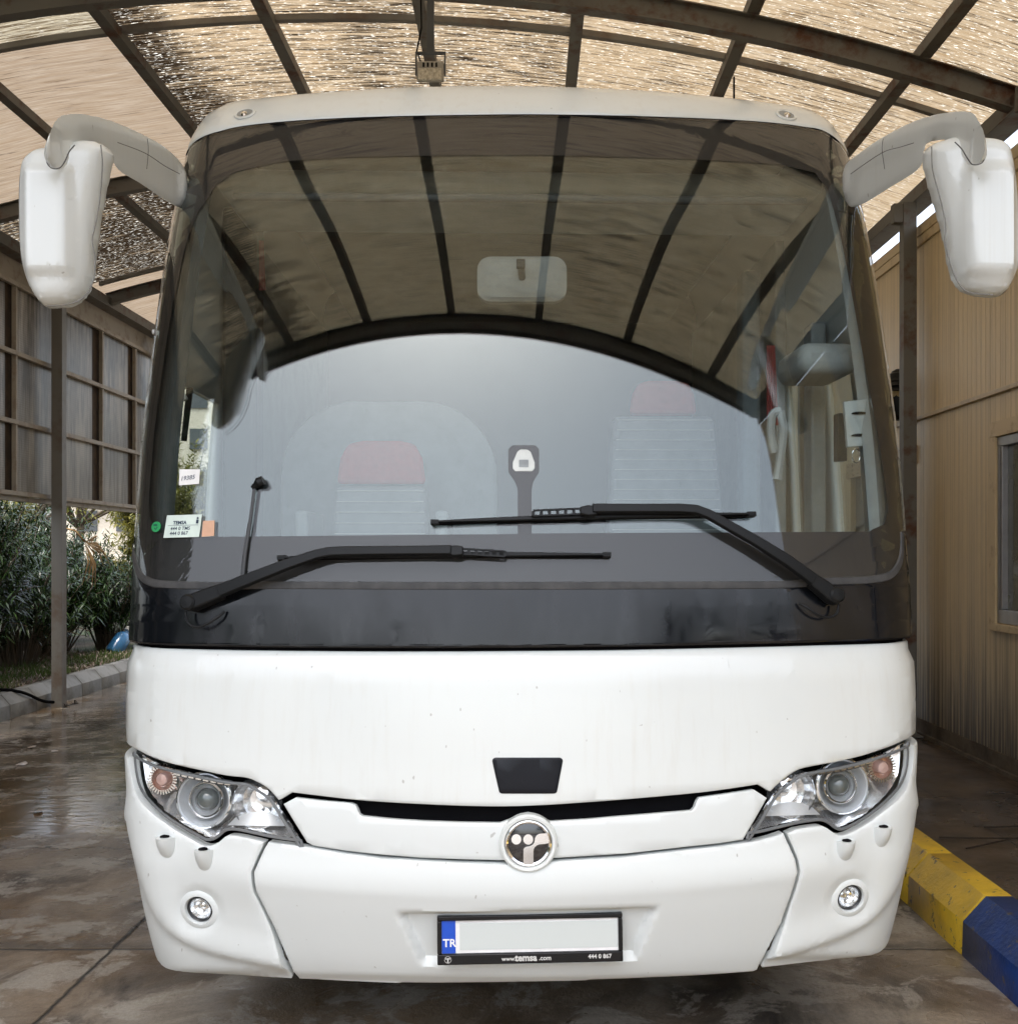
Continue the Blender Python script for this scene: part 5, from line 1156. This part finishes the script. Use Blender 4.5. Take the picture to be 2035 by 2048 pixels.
# ---- wipers
def strip(pts, w, h, off, name, mat, parent, bev=.002):
    """box-section bar following photo points, standing off the glass; pts (px, py[, width px])"""
    m = MB(); C = [on(p[0], p[1], off + (p[3] if len(p) > 3 else 0)) for p in pts]; n_ = len(C)
    for i, c in enumerate(C):
        d = (C[min(i + 1, n_ - 1)] - C[max(i - 1, 0)]).normalized(); t, z = P2(pts[i][0], pts[i][1]); nn = N(t, z); s = d.cross(nn).normalized(); ww = (pts[i][2] / F * 3.2 if len(pts[i]) > 2 and pts[i][2] else w) / 2
        m.v += [tuple(c - s * ww), tuple(c - s * ww * .75 + nn * h), tuple(c + s * ww * .75 + nn * h), tuple(c + s * ww)]
    for i in range(n_ - 1):
        for k in range(4): m.f.append((i * 4 + k, i * 4 + (k + 1) % 4, i * 4 + 4 + (k + 1) % 4, i * 4 + 4 + k))
    m.f.append((0, 1, 2, 3)); m.f.append(tuple(n_ * 4 - 4 + k for k in (3, 2, 1, 0))); return bobj(name, m, mat, parent, smooth=40, bevel=bev)
def wiper(arm_pts, head, blade, cl, clamp, pivot, hose):
    w = bpy.data.objects.new('wiper', None); COL.objects.link(w); w.parent = bus; w['_base'] = (0, 0, 0)
    strip(arm_pts, .03, .016, .045, 'wiper_arm', BLACKP, w)
    strip(head, .04, .028, .022, 'wiper_head', BLACKP, w, .004)
    t, z = P2(*pivot); bobj('pivot_cap', MB().lathe([(.024, 0), (.024, .052), (.018, .058), (0, .059)], S(t, z, .0), N(t, z), 24), BLACKP, w)
    b0, b1 = blade; n_ = 14; bl_ = [(b0[0] + (b1[0] - b0[0]) * i / n_, b0[1] + (b1[1] - b0[1]) * i / n_ - 3 * math.sin(math.pi * i / n_), 4 + 8 * math.sin(math.pi * i / n_)) for i in range(n_ + 1)]
    strip([p for p in bl_], .012, .010, .018, 'wiper_blade', BLACKP, w, .001)
    strip([(p[0], p[1] + 3, 5) for p in bl_], .006, .014, .003, 'wiper_rubber', BLACKM, w, 0)
    for e, s in ((bl_[0], 1), (bl_[-1], -1)): strip([(e[0] - 2 * s, e[1], 12), (e[0] + 14 * s, e[1], 12)], .015, .018, .008, 'blade_end', BLACKP, w, .001)
    strip([(clamp[0] - 16, clamp[1], 18), (clamp[0], clamp[1], 28), (clamp[0] + 16, clamp[1], 22)], .03, .024, .030, 'blade_clamp', BLACKP, w, .003)
    xs = clamp[2]
    fr2 = [(xs[0] + (xs[1] - xs[0]) * i / 6, clamp[1] + (clamp[3] - clamp[1]) * i / 6) for i in range(7)]
    strip([(a, b - 5, 4) for a, b in fr2], .005, .006, .040, 'spine', BLACKP, w, 0); strip([(a, b + 5, 4) for a, b in fr2], .005, .006, .036, 'spine', BLACKP, w, 0)
    for a, b in fr2: strip([(a - 3, b, 12), (a + 3, b, 12)], .01, .006, .036, 'spine_web', BLACKP, w, 0)
    bobj('washer_hose', MB().tube([on(x, y, o_) for x, y, o_ in smoothpoly(hose, 5)], .004, 8), BLACKP, w)
wiper([(452, 1186, 30, -.006), (520, 1160, 28), (590, 1133, 25), (645, 1115, 22), (670, 1110, 22), (700, 1109, 22), (800, 1108, 21), (905, 1107, 22)], [(382, 1212, 26), (396, 1207, 40), (430, 1194, 38), (456, 1184, 34)], ((562, 1118), (1217, 1112)), 0, (912, 1108, (925, 1010), 1113), (392, 1208),
      [(382, 1225, .03), (384, 1242, .03), (396, 1254, .03), (415, 1254, .03), (440, 1238, .025), (452, 1224, .01)])
wiper([(1612, 1164, 30, -.006), (1560, 1128, 28), (1500, 1090, 25), (1440, 1056, 23), (1405, 1036, 22), (1380, 1027, 22), (1350, 1025, 22), (1270, 1025, 21), (1180, 1025, 22)], [(1664, 1204, 28), (1650, 1192, 42), (1628, 1175, 38), (1610, 1162, 34)], ((865, 1047), (1503, 1031)), 0, (1172, 1029, (1160, 1065), 1033), (1657, 1193),
      [(1666, 1210, .03), (1662, 1228, .03), (1645, 1237, .03), (1622, 1230, .03), (1604, 1216, .025), (1594, 1208, .01)])

# ---- stickers on the glass
def sticker(q, mat, name, off=-.0035):
    P = [on(*p, off) for p in q]; n_ = Vector((0, -.0004, 0)); m = MB().add(P + [p - n_ * 3 for p in P], [(0, 1, 2, 3), (7, 6, 5, 4), (0, 4, 5, 1), (1, 5, 6, 2), (2, 6, 7, 3), (3, 7, 4, 0)]); o = bobj(name, m, mat, ws, smooth=0); u = ((P[1] - P[0]) + (P[2] - P[3])).normalized(); v = ((P[0] - P[3]) + (P[1] - P[2])).normalized(); return o, P, u, v
OFS = .0022
so_, P, u, v = sticker([(335, 1031), (405, 1029), (399, 1074), (328, 1076)], pm('sticker_white', (.70, .82, .76), .5), 'contact_sticker', OFS)
INK = pm('ink', (.01, .03, .07), .5); L_ = (P[1] - P[0]).length; nn = u.cross(v)
if nn.y > 0: nn = -nn
bl0 = P[3] + nn * .001
text('TEMSA', .015, bl0 + u * .026 + v * .041, u, v, INK, ws, 'sticker_print', .0005, .0001)
text('444 0 TMS', .0150, bl0 + u * .020 + v * .023, u, v, INK, ws, 'sticker_print', .0002, .0001)
text('444 0 867', .0150, bl0 + u * .020 + v * .008, u, v, INK, ws, 'sticker_print', .0002, .0001)
bobj('sticker_print', MB().bar(bl0 + u * .010 + v * .0375, bl0 + u * (L_ - .006) + v * .0375, .0008, .0008, nn), INK, ws)
bobj('sticker_figure', MB().lathe([(0, 0), (.0032, .0002), (.0032, .001), (0, .001)], bl0 + u * (L_ - .011) + v * .0585, nn, 14).bar(bl0 + u * (L_ - .011) + v * .042, bl0 + u * (L_ - .011) + v * .054, .0075, .001, nn), INK, ws)
sticker([(407, 1042), (430, 1041), (429, 1072), (404, 1074)], pm('sticker_peach', (.75, .45, .30), .5), 'peach_sticker', OFS)
t, z = P2(314, 1054); gs = bobj('green_sticker', MB().lathe([(0, 0), (.0165, .0002), (.0165, .0012), (0, .0014)], S(t, z, OFS), N(t, z), 28, sx=1.15), pm('sticker_green', (.03, .36, .12), .5), ws)
u2 = (on(324, 1054) - on(304, 1054)).normalized(); v2 = (on(314, 1044) - on(314, 1064)).normalized(); g0 = S(t, z, OFS + .002)
text('AEBS', .0075, g0 - u2 * .0105 + v2 * .003, u2, v2, INK, gs, 'sticker_print', .0002, .0001)
bobj('tick_mark', MB().bar(g0 + u2 * -.006 + v2 * -.004, g0 + u2 * -.002 + v2 * -.009, .0015, .001, (0, -1, 0)).bar(g0 + u2 * -.002 + v2 * -.009, g0 + u2 * .006 + v2 * -.001, .0015, .001, (0, -1, 0)), INK, gs)
so2, P, u, v = sticker([(360, 939), (401, 939), (399, 968), (359, 971)], pm('note_white', (.85, .85, .85), .6), 'paper_note', OFS)
nn = u.cross(v); nn = -nn if nn.y > 0 else nn
text('19385', .0195, P[3] + u * .004 + v * .014 + nn * .001, (u + v * .10), v + u * .15, INK, so2, 'handwriting', 0, .0001)

# ---- cab interior
def bx(name, a, b, mat, bev=.02, parent=None): return bobj(name, MB().box(a, b), mat, parent, bevel=bev)
bx('cab_floor', (-1.18, .55, .80), (1.18, 3.9, .86), DGREY, 0)
bx('light_stop_partition', (-1.2, 3.9, .5), (1.2, 3.95, 3.25), pm('light_stop_dark', (.05, .05, .054), .8), 0)  # full-width wall added behind the seats to stop light
bx('headlining', (-1.0, 1.0, 3.05), (1.0, 3.85, 3.10), pm('headlining_grey', (.07, .07, .068), .85), .02)
dz = zb + .01
# dash: curved shelf following the glass
dm = MB(); ts = [i / 24 for i in range(-23, 24)]
rows = [(-.03, -.05), (-.03, .0), (-.16, .035), (-.34, .05), (-.50, .02), (-.56, -.08), (-.56, -.6)]
for o_, h in rows:
    for t in ts:
        p = S0(t, dz); y = p.y - o_ - .015; dm.v.append((p.x * .985, min(y, .95 + .0 * t), dz + h))
nt = len(ts)
for i in range(len(rows) - 1):
    for k in range(nt - 1): a = i * nt + k; dm.f.append((a, a + 1, a + nt + 1, a + nt))
bobj('dashboard', dm, pm('dash_grey', (.14, .15, .15), .7), smooth=60)
# binnacle
c = to_local(at(1440, 1020, 3.75)); 
def dome(name, c, rx, ry, rz, mat, parent=None):
    m = MB(); m.lathe([(0, 1)] + [(math.sin(R(a)), math.cos(R(a))) for a in range(10, 91, 10)], (0, 0, 0), (0, 0, 1), 28); m.v = [(c[0] + x * rx, c[1] + y * ry, c[2] + z * rz) for x, y, z in m.v]; return bobj(name, m, mat, parent, smooth=60)
dome('instrument_binnacle', (c.x, c.y, dz), .30, .22, .24, LGREY)
bx('storage_lid', (c.x - .16, c.y - .24, dz + .04), (c.x + .16, c.y - .10, dz + .11), GREYTRIM, .02)
# side trim and pillars
for sg in (-1, 1):
    m = MB(); q = [(sg * .955, z) for z in zr(dz, 2.98, 20)]
    for t, z in q:
        for dt, o_ in ((.0, -.03), (.055 * sg * -1, -.05), (.055 * sg * -1, -.09), (.03 * sg, -.10)): m.v.append(tuple(S(t + dt, z, o_)))
    for i in range(len(q) - 1):
        for k in range(4): m.f.append((i * 4 + k, i * 4 + (k + 1) % 4, i * 4 + 4 + (k + 1) % 4, i * 4 + 4 + k))
    bobj('pillar_trim', m, LGREY if sg > 0 else pm('left_trim_grey', (.09, .10, .105), .6), smooth=50)
bx('window_post', (1.14, 1.15, 1.2), (1.2, 1.26, 2.5), GREYTRIM, .01)
bx('door_post', (-1.2, 1.36, 1.2), (-1.06, 1.52, 3.0), BLACKP, .02)
bx('side_lining', (-1.21, 1.55, .9), (-1.16, 3.9, 3.0), GREYTRIM, .01); bx('side_lining', (1.16, 1.78, .9), (1.21, 3.9, 3.0), GREYTRIM, .01)
bx('overhead_console', (.96, .66, 2.22), (1.17, 1.0, 2.33), LGREY, .04)
bx('overhead_shelf', (-1.1, .85, 2.90), (1.1, 1.4, 2.98), GREYTRIM, .03)
# seats
SEATF = pm('seat_fabric_grey', (.24, .26, .28), .8)
def seat(px, py_top, py_bot, hw_px, dep, back_w, back_top, name_label):
    o = bpy.data.objects.new('seat', None); COL.objects.link(o); o.parent = bus; o['_base'] = (0, 0, 0)
    c = to_local(at(px, (py_top + py_bot) / 2, dep)); K = dep / F; hw = hw_px * K / 2; hh = (py_bot - py_top) * K / 2
    pts = [(-hw, -hh), (-hw * .92, hh * .2), (-hw * .75, hh * .85), (-hw * .4, hh), (hw * .4, hh), (hw * .75, hh * .85), (hw * .92, hh * .2), (hw, -hh)]
    m = MB(); n_ = len(pts); m.add([(c.x + x, c.y, c.z + z) for x, z in pts] + [(c.x + x * .95, c.y + .11, c.z + z * .95) for x, z in pts], [tuple(range(n_)), tuple(range(2 * n_ - 1, n_ - 1, -1))] + [(i, i + n_, (i + 1) % n_ + n_, (i + 1) % n_) for i in range(n_)])
    bobj('headrest', m, REDF, o, bevel=.02)
    bt = c.z - hh - .01; bw = back_w * K / 2
    bobj('backrest', MB().add([(c.x - bw * .86, c.y - .02, bt), (c.x + bw * .86, c.y - .02, bt), (c.x + bw, c.y - .10, bt - .6), (c.x - bw, c.y - .10, bt - .6), (c.x - bw * .86, c.y + .12, bt), (c.x + bw * .86, c.y + .12, bt), (c.x + bw, c.y + .06, bt - .6), (c.x - bw, c.y + .06, bt - .6)],
         [(0, 3, 2, 1), (4, 5, 6, 7), (0, 1, 5, 4), (1, 2, 6, 5), (2, 3, 7, 6), (3, 0, 4, 7)]), SEATF, o, bevel=.03)
    sm2 = MB()
    for k in range(12):
        s = (k + .5) / 13; z = bt - .6 * s; y = c.y - .02 - .08 * s - .004; w = bw * (.86 + .14 * s) * .93; sm2.box((c.x - w, y - .002, z), (c.x + w, y + .003, z + .004))
    bobj('piping', sm2, pm('seat_piping', (.55, .55, .55), .6), o)
    bobj('seat_cushion', MB().box((c.x - bw, c.y - .55, bt - .72), (c.x + bw, c.y - .02, bt - .58)), SEATF, o, bevel=.04)
    return c, bw, bt, o
c1, w1_, b1_, s1 = seat(762, 880, 968, 180, 4.75, 210, 0, '')
c2, w2_, b2_, s2 = seat(1327, 760, 828, 136, 5.1, 235, 0, '')
for x in (c1.x - w1_ - .07, c1.x + w1_ + .03): bobj('armrest', MB().box((x, c1.y - .4, b1_ - .35), (x + .05, c1.y, b1_ - .12)), GREYTRIM, s1, bevel=.015)
# seat surround panel with rounded top
sp2 = MB(); cc = (c1.x, c1.y + .35); aa = [(-.50, 1.0), (-.50, 1.95)] + [(-.50 + .35 * (1 - math.cos(R(a))), 1.95 + .35 * math.sin(R(a))) for a in range(10, 91, 10)] + [(.50 - .35 * (1 - math.cos(R(a))), 1.95 + .35 * math.sin(R(a))) for a in range(90, 0, -10)] + [(.50, 1.95), (.50, 1.0)]
n_ = len(aa); sp2.add([(cc[0] + x, cc[1], z) for x, z in aa] + [(cc[0] + x, cc[1] + .05, z) for x, z in aa], [tuple(range(n_)), tuple(range(2 * n_ - 1, n_ - 1, -1))] + [(i, i + n_, (i + 1) % n_ + n_, (i + 1) % n_) for i in range(n_)])
bobj('seat_surround', sp2, pm('surround_grey', (.22, .24, .25), .6), bevel=.01)
# interior mirror
q = [to_local(at(x, y, 3.62)) for x, y in rrect(954, 513, 1133, 603, 26, 5)]; c = sum(q, Vector()) / len(q); n_ = len(q)
m = MB(); m.add([tuple(p) for p in q] + [tuple(c + (p - c) * .84 + Vector((0, -.012, 0))) for p in q] + [tuple(p + Vector((0, .04, 0))) for p in q], [(i, (i + 1) % n_, (i + 1) % n_ + n_, i + n_) for i in range(n_)] + [tuple(range(n_, 2 * n_))] + [(i, i + 2 * n_, (i + 1) % n_ + 2 * n_, (i + 1) % n_) for i in range(n_)] + [tuple(range(2 * n_, 3 * n_))])
im = bobj('interior_mirror', m, pm('mirror_body_grey', (.28, .29, .29), .6)); d = to_local(at(1041, 528, 3.56)); bobj('mirror_foot', MB().box((d.x - .014, d.y - .01, d.z - .015), (d.x + .014, d.y + .01, d.z + .015)), BLACKP, im, bevel=.003); bobj('mirror_stem', MB().tube([d, (c.x, c.y - .01, c.z - .0)], .012, 8), DGREY, im)
# sensor box behind the windscreen tab
sq = [on(x, y, -.0035) for x, y in [(1034, 903), (1040, 898), (1054, 898), (1061, 903), (1069, 924), (1069, 936), (1064, 942), (1030, 942), (1025, 936), (1025, 924)]]
n_ = len(sq); bobj('camera_sensor', MB().add(sq + [p + Vector((0, .04, 0)) for p in sq], [tuple(range(n_)), tuple(range(2 * n_ - 1, n_ - 1, -1))] + [(i, i + n_, (i + 1) % n_ + n_, (i + 1) % n_) for i in range(n_)]), pm('sensor_light', (.7, .72, .70), .5), ws, bevel=.002)
d = on(1047, 927, -.0025); bobj('sensor_eye', MB().box((d.x - .014, d.y - .003, d.z - .010), (d.x + .014, d.y - .0005, d.z + .012)), GREYTRIM, ws, bevel=.001)
# camera stalk standing just outside the windscreen
stalk = bobj('camera_stalk', MB().tube([on(x, y, .008) for x, y in smoothpoly([(487, 1164), (492, 1110), (503, 1040), (511, 978)], 4)], [.0062] * 8 + [.005] * 5, 8), DGREY)
bobj('stalk_head', MB().tube([on(507, 978, .008), on(514, 972, .008), on(522, 967, .012), on(530, 963, .012)], [.008, .010, .017, .015], 12), BLACKP, stalk)
# ticket holder and bracket on the right, radio handset, curtain
TH = [to_local(at(x, y, 3.60)) for x, y in ((1687, 803), (1745, 797), (1751, 890), (1694, 894))]
th = bobj('ticket_holder', MB().add([tuple(p) for p in TH] + [tuple(p + Vector((0, .02, 0))) for p in TH], [(0, 1, 2, 3), (7, 6, 5, 4), (0, 4, 5, 1), (1, 5, 6, 2), (2, 6, 7, 3), (3, 7, 4, 0)]), pm('holder_grey', (.62, .65, .66), .5), bevel=.002)
for yy in (828, 872):
    q = [to_local(at(1718 + 17 * math.cos(R(a)), yy - 5 * math.sin(R(a)) * (.2 if a > 180 else 1), 3.596)) for a in range(0, 360, 24)]; bobj('slot', MB().add([tuple(p) for p in q], [tuple(range(len(q)))]), BLACKM, th)
a_, b_ = to_local(at(1674, 826, 3.84)), to_local(at(1694, 922, 3.84)); bobj('card_box', MB().box((a_.x, a_.y, b_.z), (b_.x, a_.y + .05, a_.z)), BLACKP, bevel=.004)
bobj('key_ring', MB().tube([to_local(at(1711 + 8 * math.sin(R(a)), 912 - 14 * math.cos(R(a)), 3.78)) for a in range(0, 361, 30)], .0025, 6), CHROME, th)
bobj('handset', MB().tube([to_local(at(x, y, 3.95)) for x, y in smoothpoly([(1560, 822), (1544, 830), (1541, 870), (1548, 905)], 4)], .016, 8).tube([to_local(at(x, y, 3.95)) for x, y in smoothpoly([(1560, 822), (1566, 860), (1562, 900), (1553, 960)], 4)], [.016] * 12 + [.02], 8), LGREY)
for x0, x1, y0, y1, dd in ((1532, 1556, 690, 850, 4.3), (518, 532, 480, 580, 4.4)):
    a_, b_ = to_local(at(x0, y0, dd)), to_local(at(x1, y1, dd)); m = MB()
    for i in range(9): 
        for z in (b_.z, a_.z): m.v.append((a_.x + (b_.x - a_.x) * i / 8 * (1 if z == b_.z else .7), a_.y + .012 * (i % 2), z))
    m.f = [(2 * i, 2 * i + 2, 2 * i + 3, 2 * i + 1) for i in range(8)]; bobj('curtain', m, REDF)
bobj('curtain', MB().box((1.0, 1.72, 1.4), (1.08, 1.86, 2.85)), pm('curtain_blue_grey', (.22, .27, .31), .8), bevel=.02)
bobj('sun_blind_roller', MB().tube(smoothpoly([(-1.0, .74, 2.84), (-.5, .62, 2.80), (0, .58, 2.79), (.5, .62, 2.80), (1.0, .74, 2.84)], 5), .014, 10), DGREY)
wl_ = [to_local(at(x, y, 3.72)) for x, y in smoothpoly([(306, 664), (318, 670), (334, 715), (352, 765), (372, 800)], 4)]
vis = bobj('door_handle_rail', MB().tube(wl_, .009, 8), pm('white_rail', (.75, .77, .78), .4)); a_ = to_local(at(370, 780, 3.75)); bobj('rail_box', MB().add([to_local(at(x, y, 3.75 + d)) for d in (0, .04) for x, y in ((362, 882), (374, 883), (387, 776), (373, 774))], [(0, 1, 2, 3), (7, 6, 5, 4), (0, 4, 5, 1), (1, 5, 6, 2), (2, 6, 7, 3), (3, 7, 4, 0)]), BLACKP, vis, bevel=.003)
